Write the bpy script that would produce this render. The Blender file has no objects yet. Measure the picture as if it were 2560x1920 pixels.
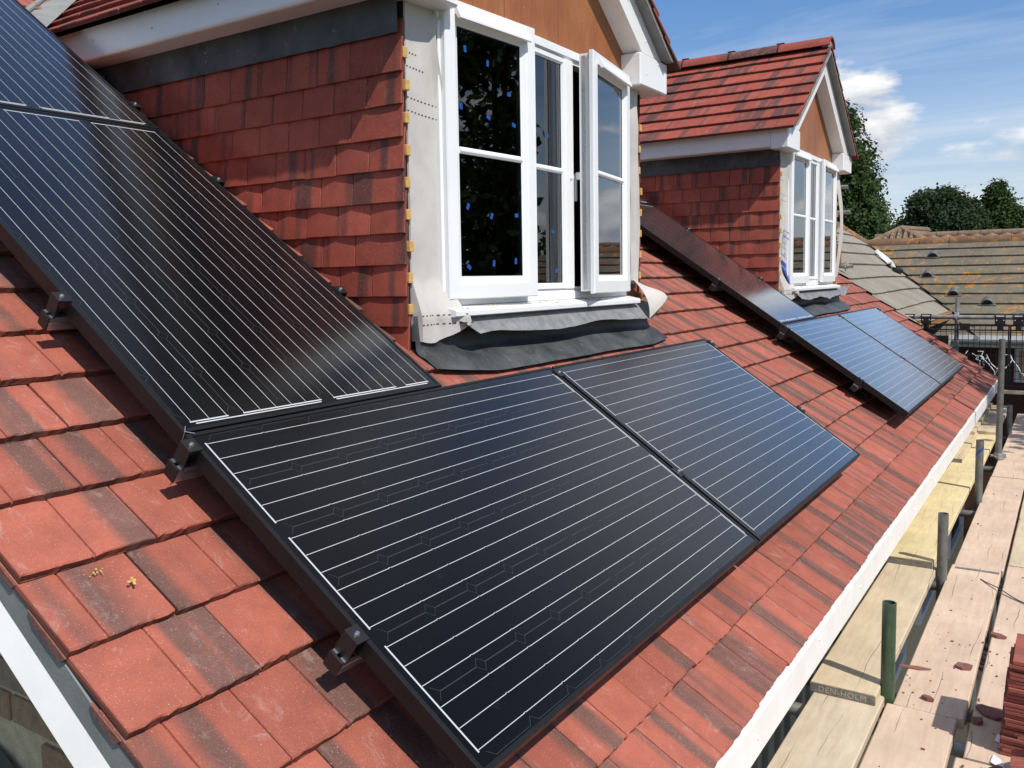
import bpy, math, random
from mathutils import Vector, Matrix, noise

R = math.radians
scene = bpy.context.scene
COL = scene.collection
rng = random.Random(11)

# ------------------------------------------------------------------ camera
cam_d = bpy.data.cameras.new('camera')
cam = bpy.data.objects.new('camera', cam_d)
COL.objects.link(cam)
right = Vector((0.83072518, 0.55639185, -0.01799387))
down = Vector((0.03466334, -0.08396096, -0.99586596))
fwd = Vector((-0.55560249, 0.8266672, -0.08903488))
CAM = Vector((1.65348317, -1.24184237, 0.33147062))
m = Matrix((right, -down, -fwd)).transposed().to_4x4()
m.translation = CAM
cam.matrix_world = m
cam_d.sensor_width = 36.0
cam_d.lens = 2195.8 / 2560 * 36.0
cam_d.shift_x = 65.07 / 2560
cam_d.shift_y = -62.67 / 2560
cam_d.clip_start = 0.02
cam_d.clip_end = 3000
scene.camera = cam

# ------------------------------------------------------------------ light
SUN_DIR = Vector((-0.74, 0.27, -1.0)).normalized()          # the way the light travels
sun_d = bpy.data.lights.new('sun', 'SUN')
sun = bpy.data.objects.new('sun', sun_d)
COL.objects.link(sun)
sun.rotation_euler = SUN_DIR.to_track_quat('-Z', 'Y').to_euler()
sun.location = (6, -4, 12)
sun_d.energy = 4.3
sun_d.angle = R(0.53)
sun_d.color = (1.0, 0.95, 0.87)
SUN_EL = math.asin(-SUN_DIR.z)
SUN_ROT = math.atan2(-SUN_DIR.x, -SUN_DIR.y)                # clockwise from +Y

scene.view_settings.view_transform = 'Standard'
scene.view_settings.look = 'None'
scene.view_settings.gamma = 1.0
scene.view_settings.use_curve_mapping = False
scene.view_settings.exposure = 0.12


# ------------------------------------------------------------------ node helper
class NT:
    def __init__(s, nt):
        s.nt = nt

    def n(s, kind, ins=None, **props):
        nd = s.nt.nodes.new('ShaderNode' + kind)
        for k, v in props.items():
            setattr(nd, k, v)
        for k, v in (ins or {}).items():
            sock = nd.inputs[k]
            if isinstance(v, bpy.types.NodeSocket):
                s.nt.links.new(v, sock)
            elif isinstance(v, bpy.types.Node):
                s.nt.links.new(v.outputs[0], sock)
            else:
                sock.default_value = v
        return nd

    def math(s, op, a, b=0.0, c=0.0, clamp=False):
        return s.n('Math', {0: a, 1: b, 2: c}, operation=op, use_clamp=clamp).outputs[0]

    def vmath(s, op, a, b=(0, 0, 0)):
        return s.n('VectorMath', {0: a, 1: b}, operation=op).outputs[0]

    def mix(s, fac, a, b, blend='MIX'):
        nd = s.nt.nodes.new('ShaderNodeMix')
        nd.data_type = 'RGBA'
        nd.blend_type = blend
        for sock, v in ((nd.inputs[0], fac), (nd.inputs[6], a), (nd.inputs[7], b)):
            if isinstance(v, bpy.types.NodeSocket):
                s.nt.links.new(v, sock)
            else:
                if sock.type == 'RGBA' and len(v) == 3:
                    v = (*v, 1)
                sock.default_value = v
        return nd.outputs[2]

    def ramp(s, fac, stops, interp='LINEAR'):
        nd = s.nt.nodes.new('ShaderNodeValToRGB')
        cr = nd.color_ramp
        cr.interpolation = interp
        while len(cr.elements) < len(stops):
            cr.elements.new(0.5)
        for e, (p, c) in zip(cr.elements, stops):
            e.position = p
            e.color = (c, c, c, 1) if not hasattr(c, '__len__') else (*c, 1)
        s.nt.links.new(fac, nd.inputs[0])
        return nd.outputs[0]

    def noise(s, vec, scale, detail=2.0, rough=0.5, dist=0.0):
        return s.n('TexNoise', {'Vector': vec, 'Scale': scale, 'Detail': detail, 'Roughness': rough, 'Distortion': dist}).outputs[0]

    def maprange(s, v, a, b, c=0.0, d=1.0):
        return s.n('MapRange', {0: v, 1: a, 2: b, 3: c, 4: d}).outputs[0]


MATS = {}


def new_mat(name):
    mt = bpy.data.materials.new(name)
    mt.use_nodes = True
    mt.node_tree.nodes.clear()
    t = NT(mt.node_tree)
    out = t.n('OutputMaterial')
    MATS[name] = mt
    return mt, t, out


def principled(t, out, **kw):
    names = {'col': 'Base Color', 'rough': 'Roughness', 'metal': 'Metallic', 'spec': 'Specular IOR Level', 'ior': 'IOR',
             'nrm': 'Normal', 'coat': 'Coat Weight', 'coatr': 'Coat Roughness', 'alpha': 'Alpha', 'trans': 'Transmission Weight'}
    ins = {}
    for k, v in kw.items():
        if k == 'col' and not isinstance(v, (bpy.types.NodeSocket, bpy.types.Node)):
            v = (*v, 1) if len(v) == 3 else v
        ins[names[k]] = v
    b = t.n('BsdfPrincipled', ins)
    t.nt.links.new(b.outputs[0], out.inputs[0])
    return b


def bump(t, h, strength=0.3, dist=0.01):
    return t.n('Bump', {'Height': h, 'Strength': strength, 'Distance': dist}).outputs[0]


# ------------------------------------------------------------------ world: sky and clouds
world = bpy.data.worlds.new('World')
scene.world = world
world.use_nodes = True
world.node_tree.nodes.clear()
w = NT(world.node_tree)
wout = w.n('OutputWorld')
sky = w.n('TexSky', sky_type='NISHITA', sun_disc=False, sun_elevation=SUN_EL, sun_rotation=SUN_ROT,
          air_density=1.15, dust_density=0.6, ozone_density=2.2)
gen = w.n('TexCoord').outputs['Generated']
sep = w.n('SeparateXYZ', {0: gen})
zz = w.math('MAXIMUM', sep.outputs[2], 0.0)
den = w.math('ADD', zz, 0.12)
px = w.math('DIVIDE', sep.outputs[0], den)
py = w.math('DIVIDE', sep.outputs[1], den)
pl = w.n('CombineXYZ', {0: px, 1: py, 2: 0.0}).outputs[0]
# heaped clouds, flat below and round on top
cum_v = w.n('Mapping', {0: gen, 1: (0.15, 0.62, 0.34), 3: (5.2, 5.2, 14.0)}).outputs[0]
cum = w.noise(cum_v, 1.0, 7.0, 0.53, 0.15)
cum_hi = w.noise(w.vmath('ADD', cum_v, (0.02, -0.02, 0.20)), 1.0, 7.0, 0.53, 0.15)
band = w.maprange(sep.outputs[2], 0.05, 0.30, 0.062, -0.12)
cmask = w.maprange(w.math('ADD', cum, band), 0.50, 0.575)
shade = w.maprange(w.math('SUBTRACT', cum_hi, cum), -0.09, 0.07, 1.0, 0.0)
# high thin streaks
cir_v = w.n('Mapping', {0: pl, 2: (0, 0, R(62)), 3: (0.30, 1.7, 1)}).outputs[0]
ALTO = (7.36, 1.30, 4.41)
cir = w.noise(cir_v, 1.5, 5.0, 0.6, 0.5)
cirm = w.math('MULTIPLY', w.maprange(cir, 0.47, 0.80), w.maprange(sep.outputs[2], 0.30, 0.62, 0.55, 0.12))
SKYK = 0.105
tint = w.mix(w.maprange(sep.outputs[2], 0.02, 0.30), (1.10, 1.04, 1.12), (0.62, 0.88, 1.18))
bluer = w.mix(1.0, sky.outputs[0], tint, 'MULTIPLY')
hz = w.math('MULTIPLY', w.maprange(sep.outputs[2], 0.0, 0.24, 0.62, 0.0), w.maprange(w.noise(cir_v, 0.8, 3.0, 0.55), 0.3, 0.62, 0.55, 1.2))
c0 = w.mix(hz, bluer, (6.0, 7.1, 8.5))
c1 = w.mix(cirm, c0, (6.8, 7.4, 8.2))
alto = w.noise(w.vmath('ADD', pl, ALTO), 1.15, 4.0, 0.55, 0.2)  # unseen high cloud, its offset picked for the grey the panels mirror
c1 = w.mix(w.math('MULTIPLY', w.maprange(alto, 0.47, 0.63), w.maprange(sep.outputs[2], 0.25, 0.42, 0.0, 0.85)), c1, (5.2, 5.3, 5.5))
ccol = w.mix(shade, (4.6, 5.1, 6.0), (8.9, 8.9, 8.8))
c2 = w.mix(cmask, c1, ccol)
bg = w.n('Background', {0: c2, 1: SKYK})
w.nt.links.new(bg.outputs[0], wout.inputs[0])


# ------------------------------------------------------------------ materials
def tile_material(name, base, dark, streak_lo=0.505, sx=10.5, sy=0.32, pale=0.42, edge=1.0):
    mt, t, out = new_mat(name)
    tc = t.n('Attribute', attribute_name='tc').outputs['Vector']
    rnd = t.math('ADD', t.n('ObjectInfo').outputs['Random'], t.n('Attribute', attribute_name='rnd').outputs['Fac'])
    off = t.n('CombineXYZ', {0: t.math('MULTIPLY', rnd, 61.0), 1: t.math('MULTIPLY', rnd, 17.0), 2: t.math('MULTIPLY', rnd, 29.0)}).outputs[0]
    sv = t.vmath('ADD', t.vmath('MULTIPLY', tc, (sx, sy, 1.0)), off)
    st = t.noise(sv, 1.0, 1.2, 0.4)
    k = t.maprange(st, streak_lo, streak_lo + 0.10)
    grain = t.noise(t.vmath('ADD', tc, off), 160.0, 3.0, 0.7)
    k = t.math('MULTIPLY', k, t.maprange(grain, 0.2, 0.65, 0.62, 1.0))
    col = t.mix(t.math('MULTIPLY', k, 0.86), base, dark)
    # whole-tile shifts of tone and broad blotches
    val = t.maprange(t.n('TexWhiteNoise', {'Vector': off}, noise_dimensions='3D').outputs[0], 0, 1, 0.84, 1.13)
    blo = t.maprange(t.noise(t.vmath('ADD', tc, off), 13.0, 3.0, 0.6), 0.3, 0.7, 0.86, 1.13)
    col = t.mix(1.0, col, t.n('CombineColor', {0: t.math('MULTIPLY', val, blo), 1: t.math('MULTIPLY', val, blo), 2: t.math('MULTIPLY', val, blo)}).outputs[0], 'MULTIPLY')
    # pale scuffs and specks of cement dust
    sc = t.maprange(t.noise(t.vmath('ADD', t.vmath('MULTIPLY', tc, (1, 0.6, 1)), off), 19.0, 6.0, 0.72, 1.0), 0.57, 0.76)
    col = t.mix(t.math('MULTIPLY', sc, pale), col, (0.52, 0.40, 0.36))
    gr = t.maprange(t.noise(t.vmath('ADD', tc, off), 260.0, 4.0, 0.8), 0.25, 0.75, 0.78, 1.2)
    col = t.mix(1.0, col, t.n('CombineColor', {0: gr, 1: gr, 2: gr}).outputs[0], 'MULTIPLY')
    sp = t.maprange(t.noise(t.vmath('ADD', tc, off), 330.0, 1.0, 0.5), 0.685, 0.75)
    col = t.mix(t.math('MULTIPLY', sp, 0.55), col, (0.60, 0.45, 0.38))
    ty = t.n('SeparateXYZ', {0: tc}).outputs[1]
    edge_ = t.math('MULTIPLY', t.math('LESS_THAN', ty, -0.0012), edge)      # rough unfaced tail and side edges, with some of their shade painted in
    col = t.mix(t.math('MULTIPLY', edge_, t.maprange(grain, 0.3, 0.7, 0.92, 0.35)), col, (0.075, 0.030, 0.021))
    h = t.noise(t.vmath('ADD', tc, off), 330.0, 4.0, 0.7)
    h = t.math('ADD', h, t.math('MULTIPLY', edge_, t.math('MULTIPLY', t.noise(t.vmath('ADD', t.vmath('MULTIPLY', tc, (1, 4, 1)), off), 150.0, 3.0, 0.6), 3.0)))
    principled(t, out, col=col, rough=t.maprange(grain, 0.3, 0.7, 0.62, 0.85), spec=0.32, nrm=bump(t, h, 0.35, 0.004))
    return mt


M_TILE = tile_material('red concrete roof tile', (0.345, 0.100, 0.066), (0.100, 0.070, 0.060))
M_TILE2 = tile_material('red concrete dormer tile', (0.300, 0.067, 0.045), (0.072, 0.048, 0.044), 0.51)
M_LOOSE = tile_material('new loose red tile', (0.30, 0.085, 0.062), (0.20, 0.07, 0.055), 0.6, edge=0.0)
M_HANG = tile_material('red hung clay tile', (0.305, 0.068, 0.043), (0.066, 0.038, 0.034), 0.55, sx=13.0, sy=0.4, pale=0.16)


def simple(name, col, rough=0.5, metal=0.0, var=0.0, vscale=6.0, bmp=0.0, bscale=80.0, spec=0.5, bd=0.003, coat=0.0, scale3=(1, 1, 1)):
    mt, t, out = new_mat(name)
    co = t.n('TexCoord').outputs['Object']
    geo = t.n('NewGeometry').outputs['Position']
    v = t.vmath('MULTIPLY', geo, scale3)
    c = (*col, 1)
    kw = {}
    if var:
        f = t.maprange(t.noise(v, vscale, 5.0, 0.62), 0.3, 0.7, 1 - var, 1 + var)
        c = t.mix(1.0, col, t.n('CombineColor', {0: f, 1: f, 2: f}).outputs[0], 'MULTIPLY')
    if bmp:
        kw['nrm'] = bump(t, t.noise(v, bscale, 3.0, 0.6), bmp, bd)
    principled(t, out, col=c, rough=rough, metal=metal, spec=spec, coat=coat, **kw)
    return mt


M_UPVC = simple('white upvc', (0.80, 0.81, 0.81), 0.28, var=0.03, vscale=5, bmp=0.05, bscale=8, bd=0.01)
M_UPVC2 = simple('white upvc fascia', (0.78, 0.78, 0.77), 0.32, var=0.05, vscale=4, bmp=0.06, bscale=5, bd=0.01)
M_BLACK = simple('black anodised frame', (0.010, 0.0105, 0.011), 0.42, spec=0.28, var=0.15, vscale=30)
M_RAILM = simple('milled aluminium', (0.62, 0.64, 0.66), 0.3, 0.9, var=0.12, vscale=40)
M_BLACKP = simple('black plastic', (0.010, 0.010, 0.011), 0.45)
M_STEEL = simple('bright steel', (0.6, 0.6, 0.58), 0.28, 0.95, var=0.15, vscale=90)
M_GASKET = simple('black rubber gasket', (0.008, 0.008, 0.008), 0.6)
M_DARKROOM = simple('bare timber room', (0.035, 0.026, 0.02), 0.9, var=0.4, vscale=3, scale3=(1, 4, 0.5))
M_BATTEN = simple('fresh sawn batten', (0.56, 0.33, 0.10), 0.75, var=0.25, vscale=60, bmp=0.4, bscale=120)
M_FELT = simple('dark roofing felt', (0.02, 0.02, 0.021), 0.85, var=0.25, vscale=12)
M_UNDER = simple('grey cement undercloak', (0.23, 0.235, 0.225), 0.9, var=0.16, vscale=9, bmp=0.25, bscale=150)
M_MORTAR = simple('pale mortar', (0.58, 0.47, 0.29), 0.92, var=0.2, vscale=30, bmp=0.6, bscale=140, bd=0.006)
M_GALV = simple('galvanised steel tube', (0.36, 0.37, 0.36), 0.5, 0.75, var=0.32, vscale=14, bmp=0.12, bscale=60)
M_TAPE = simple('blue tape', (0.006, 0.065, 0.28), 0.55)
M_BLUEPRINT = simple('blue print', (0.03, 0.07, 0.32), 0.7)
M_INK = simple('black print', (0.03, 0.03, 0.032), 0.8)
M_WHITEM = simple('white painted board', (0.80, 0.79, 0.76), 0.45, var=0.07, vscale=5, bmp=0.08, bscale=30)
M_GREYWALL = simple('grey plastic frame', (0.36, 0.38, 0.40), 0.5, var=0.1)
M_SHEET = simple('bright plastic sheet', (0.75, 0.77, 0.80), 0.25)
M_LEADLIGHT = simple('pale lit lead', (0.23, 0.235, 0.235), 0.55, 0.25, var=0.35, vscale=16, bmp=0.3, bscale=24, bd=0.01)  # skirt lead made paler than the apron for the light it catches
M_BRONZE = simple('orange timber edge', (0.30, 0.13, 0.035), 0.8, var=0.35, vscale=9)
M_CURTAIN = simple('orange striped curtain', (0.62, 0.42, 0.24), 0.9, var=0.45, vscale=7, scale3=(9, 1, 0.2))
M_TERRA = simple('terracotta fragments', (0.20, 0.085, 0.066), 0.85, var=0.3, vscale=60, bmp=0.5, bscale=140)


def m_lead():
    mt, t, out = new_mat('dark lead sheet')
    p = t.n('NewGeometry').outputs['Position']
    a = t.noise(p, 7.0, 5.0, 0.65, 0.4)
    b = t.noise(t.vmath('MULTIPLY', p, (1, 3.0, 1)), 23.0, 4.0, 0.7, 0.8)
    col = t.mix(t.maprange(a, 0.35, 0.7), (0.030, 0.033, 0.035), (0.085, 0.088, 0.088))
    col = t.mix(t.math('MULTIPLY', t.maprange(b, 0.63, 0.74), 0.55), col, (0.34, 0.35, 0.35))
    principled(t, out, col=col, rough=t.maprange(a, 0.3, 0.7, 0.38, 0.6), spec=0.45,
               nrm=bump(t, t.noise(p, 16.0, 3.0, 0.6), 0.25, 0.012))
    return mt


M_LEAD = m_lead()


def m_membrane():
    mt, t, out = new_mat('grey breather membrane')
    p = t.n('NewGeometry').outputs['Position']
    a = t.noise(p, 9.0, 4.0, 0.6)
    b = t.noise(p, 260.0, 2.0, 0.6)
    col = t.mix(t.maprange(a, 0.3, 0.75), (0.47, 0.44, 0.415), (0.56, 0.53, 0.50))
    h = t.math('ADD', t.noise(t.vmath('MULTIPLY', p, (1, 1, 0.55)), 9.0, 2.0, 0.5), t.math('MULTIPLY', b, 0.05))
    principled(t, out, col=col, rough=0.85, spec=0.2, nrm=bump(t, h, 0.30, 0.02))
    return mt


M_MEMB = m_membrane()


def m_glass_solar():
    mt, t, out = new_mat('black solar laminate')
    p = t.n('NewGeometry').outputs['Position']
    g = t.noise(p, 900.0, 2.0, 0.6)
    f = t.maprange(t.noise(p, 1.6, 3.0, 0.6), 0.3, 0.7, 0.15, 0.20)
    d = t.maprange(t.noise(p, 35.0, 4.0, 0.7), 0.62, 0.9)
    col = t.mix(t.math('MULTIPLY', d, 0.05), (0.0042, 0.0043, 0.0047), (0.3, 0.3, 0.3))
    # stippled glass over coated cells: weak mirror from above, strong at a low angle
    nb_ = bump(t, g, 0.03, 0.001)
    cosv = t.math('SUBTRACT', 1.0, t.n('LayerWeight', {'Blend': 0.5, 'Normal': nb_}).outputs['Facing'])
    refl = t.math('ADD', t.math('MULTIPLY', t.math('POWER', t.math('SUBTRACT', 1.0, cosv), 4.6), 1.75), 0.014, clamp=True)
    di = t.n('BsdfDiffuse', {0: col})
    gl = t.n('BsdfGlossy', {0: (0.97, 0.98, 1.0, 1), 'Roughness': f, 'Normal': nb_})
    mx = t.n('MixShader', {0: refl, 1: di.outputs[0], 2: gl.outputs[0]})
    t.nt.links.new(mx.outputs[0], out.inputs[0])
    return mt


M_SOLAR = m_glass_solar()
M_RIBBON = simple('tinned ribbon', (0.52, 0.53, 0.54), 0.5, 0.1)
M_CELLLINE = simple('cell outline', (0.050, 0.053, 0.056), 0.4)


def m_window_glass():
    mt, t, out = new_mat('window glass')
    fr = t.n('Fresnel', {'IOR': 1.62}).outputs[0]
    fr = t.math('MULTIPLY', fr, 1.45, clamp=True)
    p = t.n('NewGeometry').outputs['Position']
    wob = bump(t, t.noise(p, 2.2, 1.0, 0.5), 0.03, 0.02)
    tr = t.n('BsdfTransparent', {0: (0.80, 0.84, 0.83, 1)})
    gl = t.n('BsdfGlossy', {0: (0.95, 0.97, 1, 1), 'Roughness': 0.004, 'Normal': wob})
    mx = t.n('MixShader', {0: fr, 1: tr.outputs[0], 2: gl.outputs[0]})
    t.nt.links.new(mx.outputs[0], out.inputs[0])
    return mt


M_GLASS = m_window_glass()


def m_ply():
    mt, t, out = new_mat('orange stained plywood')
    p = t.n('NewGeometry').outputs['Position']
    g = t.noise(t.vmath('MULTIPLY', p, (1, 9.0, 1.3)), 5.0, 4.0, 0.6, 0.8)
    a = t.noise(p, 2.4, 3.0, 0.55)
    col = t.mix(t.maprange(g, 0.3, 0.72), (0.335, 0.118, 0.040), (0.235, 0.078, 0.027))
    col = t.mix(t.maprange(a, 0.45, 0.75, 0, 0.5), col, (0.42, 0.19, 0.075))
    principled(t, out, col=col, rough=0.5, spec=0.4, nrm=bump(t, g, 0.08, 0.004))
    return mt


M_PLY = m_ply()


def m_plank(name, light, mid, crack=(0.07, 0.045, 0.03)):
    mt, t, out = new_mat(name)
    p = t.n('NewGeometry').outputs['Position']
    rnd = t.n('ObjectInfo').outputs['Random']
    off = t.n('CombineXYZ', {0: t.math('MULTIPLY', rnd, 31.0), 1: t.math('MULTIPLY', rnd, 57.0), 2: 0.0}).outputs[0]
    q = t.vmath('ADD', t.vmath('MULTIPLY', p, (1.0, 0.12, 1.0)), off)
    g = t.noise(q, 46.0, 4.0, 0.6, 0.35)
    a = t.noise(t.vmath('ADD', p, off), 3.2, 4.0, 0.6)
    fine = t.noise(t.vmath('ADD', p, off), 60.0, 4.0, 0.7)
    col = t.mix(t.maprange(g, 0.32, 0.68), light, mid)
    f = t.maprange(a, 0.3, 0.72, 1.08, 0.83)
    col = t.mix(1.0, col, t.n('CombineColor', {0: f, 1: f, 2: f}).outputs[0], 'MULTIPLY')
    # splits along the grain
    sx_, sy_, sz_ = t.n('SeparateXYZ', {0: t.vmath('ADD', p, off)}).outputs[:3]
    wob = t.noise(t.n('CombineXYZ', {0: t.math('MULTIPLY', sx_, 2.0), 1: t.math('MULTIPLY', sy_, 1.1), 2: 0.0}).outputs[0], 1.0, 3.0, 0.6)
    fine2 = t.noise(t.n('CombineXYZ', {0: t.math('MULTIPLY', sx_, 3.0), 1: t.math('MULTIPLY', sy_, 22.0), 2: 0.0}).outputs[0], 1.0, 2.0, 0.5)
    ph = t.math('ADD', t.math('MULTIPLY', sx_, 13.0), t.math('ADD', t.math('MULTIPLY', wob, 1.3), t.math('MULTIPLY', fine2, 0.06)))
    fr_ = t.math('ABSOLUTE', t.math('SUBTRACT', t.math('FRACT', ph), 0.5))
    cr = t.math('SUBTRACT', 1.0, t.maprange(fr_, 0.006, 0.026))
    gate = t.maprange(t.noise(t.n('CombineXYZ', {0: t.math('FLOOR', ph), 1: t.math('MULTIPLY', sy_, 1.7), 2: rnd}).outputs[0], 1.0, 2.0, 0.5), 0.50, 0.60)
    cr = t.math('MULTIPLY', cr, gate)
    col = t.mix(t.math('MULTIPLY', cr, 0.72), col, crack)
    # grey wear, footprints, red tile dust
    wear = t.maprange(t.noise(t.vmath('ADD', p, off), 7.0, 6.0, 0.7, 0.5), 0.56, 0.76)
    col = t.mix(t.math('MULTIPLY', wear, 0.26), col, (0.27, 0.225, 0.18))
    red = t.maprange(t.noise(t.vmath('ADD', p, off), 13.0, 5.0, 0.75), 0.66, 0.76)
    col = t.mix(t.math('MULTIPLY', red, 0.16), col, (0.36, 0.15, 0.10))
    h = t.math('SUBTRACT', t.math('MULTIPLY', g, 0.5), cr)
    h = t.math('ADD', h, t.math('MULTIPLY', fine, 0.2))
    principled(t, out, col=col, rough=0.82, spec=0.25, nrm=bump(t, h, 0.35, 0.004))
    return mt


M_PINK = m_plank('pinkish sawn board', (0.63, 0.485, 0.37), (0.56, 0.405, 0.30))
M_TAN = m_plank('tan weathered board', (0.60, 0.50, 0.35), (0.52, 0.415, 0.275))
M_YELL = m_plank('yellow new board', (0.67, 0.565, 0.335), (0.60, 0.48, 0.265))
M_GREYB = m_plank('grey weathered board', (0.58, 0.49, 0.365), (0.48, 0.39, 0.285))


def m_green():
    mt, t, out = new_mat('green painted tube')
    p = t.n('NewGeometry').outputs['Position']
    a = t.noise(p, 22.0, 5.0, 0.7)
    b = t.noise(t.vmath('MULTIPLY', p, (1, 1, 0.4)), 60.0, 4.0, 0.7)
    col = t.mix(t.maprange(a, 0.35, 0.7), (0.030, 0.075, 0.035), (0.075, 0.10, 0.065))
    col = t.mix(t.math('MULTIPLY', t.maprange(b, 0.6, 0.75), 0.7), col, (0.22, 0.22, 0.19))
    principled(t, out, col=col, rough=0.42, spec=0.5, nrm=bump(t, b, 0.15, 0.003))
    return mt


M_GREEN = m_green()


def m_tube():
    mt, t, out = new_mat('dull scaffold tube')
    p = t.n('NewGeometry').outputs['Position']
    a = t.noise(p, 16.0, 5.0, 0.7)
    b = t.noise(p, 55.0, 4.0, 0.7)
    col = t.mix(t.maprange(a, 0.3, 0.7), (0.095, 0.10, 0.095), (0.21, 0.215, 0.20))
    col = t.mix(t.math('MULTIPLY', t.maprange(b, 0.62, 0.75), 0.5), col, (0.34, 0.27, 0.16))
    principled(t, out, col=col, rough=0.55, metal=0.35, nrm=bump(t, b, 0.2, 0.003))
    return mt


M_TUBE = m_tube()


def m_brick(name, c1, c2, c3):
    mt, t, out = new_mat(name)
    p = t.n('NewGeometry').outputs['Position']
    rnd = t.n('ObjectInfo').outputs['Random']
    col = t.ramp(rnd, [(0.0, c1), (0.45, c2), (1.0, c3)])
    a = t.noise(p, 38.0, 5.0, 0.7)
    f = t.maprange(a, 0.3, 0.7, 0.72, 1.22)
    col = t.mix(1.0, col, t.n('CombineColor', {0: f, 1: f, 2: f}).outputs[0], 'MULTIPLY')
    bl = t.maprange(t.noise(p, 30.0, 2.0, 0.5, 0.6), 0.69, 0.73)
    col = t.mix(t.math('MULTIPLY', bl, 0.8), col, (0.03, 0.028, 0.027))
    principled(t, out, col=col, rough=0.88, spec=0.25, nrm=bump(t, t.noise(p, 120.0, 4.0, 0.7), 0.6, 0.004))
    return mt


M_BRICK = m_brick('multi stock brick', (0.40, 0.245, 0.14), (0.31, 0.235, 0.16), (0.44, 0.31, 0.19))
M_BRICK2 = m_brick('dark red brick', (0.13, 0.055, 0.035), (0.10, 0.045, 0.032), (0.15, 0.075, 0.05))


def m_lichen():
    mt, t, out = new_mat('lichened grey roof tile')
    p = t.n('NewGeometry').outputs['Position']
    a = t.noise(p, 2.2, 5.0, 0.65)
    streak = t.noise(t.vmath('MULTIPLY', p, (5.0, 0.7, 0.7)), 2.0, 4.0, 0.65)
    col = t.mix(t.maprange(a, 0.3, 0.7), (0.125, 0.110, 0.080), (0.200, 0.178, 0.135))
    col = t.mix(t.maprange(streak, 0.5, 0.75, 0, 0.55), col, (0.085, 0.082, 0.058))
    patch = t.noise(p, 0.45, 3.0, 0.6)
    o = t.noise(p, 8.5, 7.0, 0.68, 0.3)
    om = t.maprange(t.math('ADD', o, t.maprange(patch, 0.35, 0.65, -0.05, 0.06)), 0.57, 0.65)
    col = t.mix(t.math('MULTIPLY', om, 0.85), col, (0.47, 0.205, 0.028))
    wsp = t.maprange(t.noise(p, 30.0, 3.0, 0.6), 0.675, 0.72)
    col = t.mix(t.math('MULTIPLY', wsp, 0.75), col, (0.62, 0.60, 0.54))
    principled(t, out, col=col, rough=0.9, spec=0.2, nrm=bump(t, t.noise(p, 40.0, 5.0, 0.7), 0.5, 0.01))
    return mt


M_LICHEN = m_lichen()


def m_oldgrey():
    mt, t, out = new_mat('old grey roof tile')
    p = t.n('NewGeometry').outputs['Position']
    a = t.noise(p, 1.5, 5.0, 0.65)
    s = t.noise(t.vmath('MULTIPLY', p, (1.0, 4.0, 1.0)), 3.0, 4.0, 0.65)
    col = t.mix(t.maprange(a, 0.3, 0.7), (0.225, 0.205, 0.168), (0.305, 0.280, 0.235))
    col = t.mix(t.maprange(s, 0.5, 0.8, 0, 0.5), col, (0.15, 0.135, 0.095))
    o = t.maprange(t.noise(p, 3.2, 5.0, 0.65), 0.62, 0.72)
    col = t.mix(t.math('MULTIPLY', o, 0.55), col, (0.36, 0.22, 0.06))
    wsp = t.maprange(t.noise(p, 26.0, 3.0, 0.65), 0.67, 0.72)
    col = t.mix(t.math('MULTIPLY', wsp, 0.6), col, (0.58, 0.56, 0.52))
    principled(t, out, col=col, rough=0.92, spec=0.2, nrm=bump(t, t.noise(p, 38.0, 5.0, 0.75), 0.6, 0.012))
    return mt


M_OLDGREY = m_oldgrey()
def m_ridge():
    mt, t, out = new_mat('lichened ridge tile')
    p = t.n('NewGeometry').outputs['Position']
    a = t.noise(p, 4.0, 5.0, 0.65)
    o = t.maprange(t.noise(p, 7.0, 6.0, 0.66), 0.52, 0.62)
    col = t.mix(t.maprange(a, 0.3, 0.7), (0.13, 0.075, 0.048), (0.22, 0.135, 0.085))
    col = t.mix(t.math('MULTIPLY', o, 0.8), col, (0.46, 0.19, 0.035))
    principled(t, out, col=col, rough=0.9, spec=0.2, nrm=bump(t, a, 0.5, 0.01))
    return mt


M_RIDGEO = m_ridge()
M_PANT = simple('brown pantile', (0.20, 0.135, 0.085), 0.9, var=0.35, vscale=4, bmp=0.4, bscale=30, bd=0.01)


def m_leaf(name, a, b):
    mt, t, out = new_mat(name)
    rnd = t.n('Attribute', attribute_name='rnd').outputs['Fac']
    p = t.n('NewGeometry').outputs['Position']
    n = t.noise(p, 0.9, 3.0, 0.6)
    k = t.math('ADD', t.math('MULTIPLY', rnd, 0.6), t.math('MULTIPLY', n, 0.5))
    col = t.mix(k, a, b)
    bs = t.n('BsdfPrincipled', {'Base Color': col, 'Roughness': 0.65, 'Specular IOR Level': 0.15})
    tl = t.n('BsdfTranslucent', {0: t.mix(0.5, col, (0.16, 0.22, 0.03))})
    mx = t.n('MixShader', {0: 0.22, 1: bs.outputs[0], 2: tl.outputs[0]})
    t.nt.links.new(mx.outputs[0], out.inputs[0])
    return mt


M_LEAF1 = m_leaf('deep green leaves', (0.022, 0.046, 0.014), (0.058, 0.098, 0.028))
M_LEAF2 = m_leaf('blue green leaves', (0.020, 0.038, 0.018), (0.046, 0.074, 0.034))
M_LEAF3 = m_leaf('fresh green leaves', (0.030, 0.055, 0.016), (0.100, 0.150, 0.045))
M_BARK = simple('rough bark', (0.09, 0.07, 0.05), 0.95, var=0.3, vscale=6, bmp=0.6, bscale=15, bd=0.03)


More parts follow.
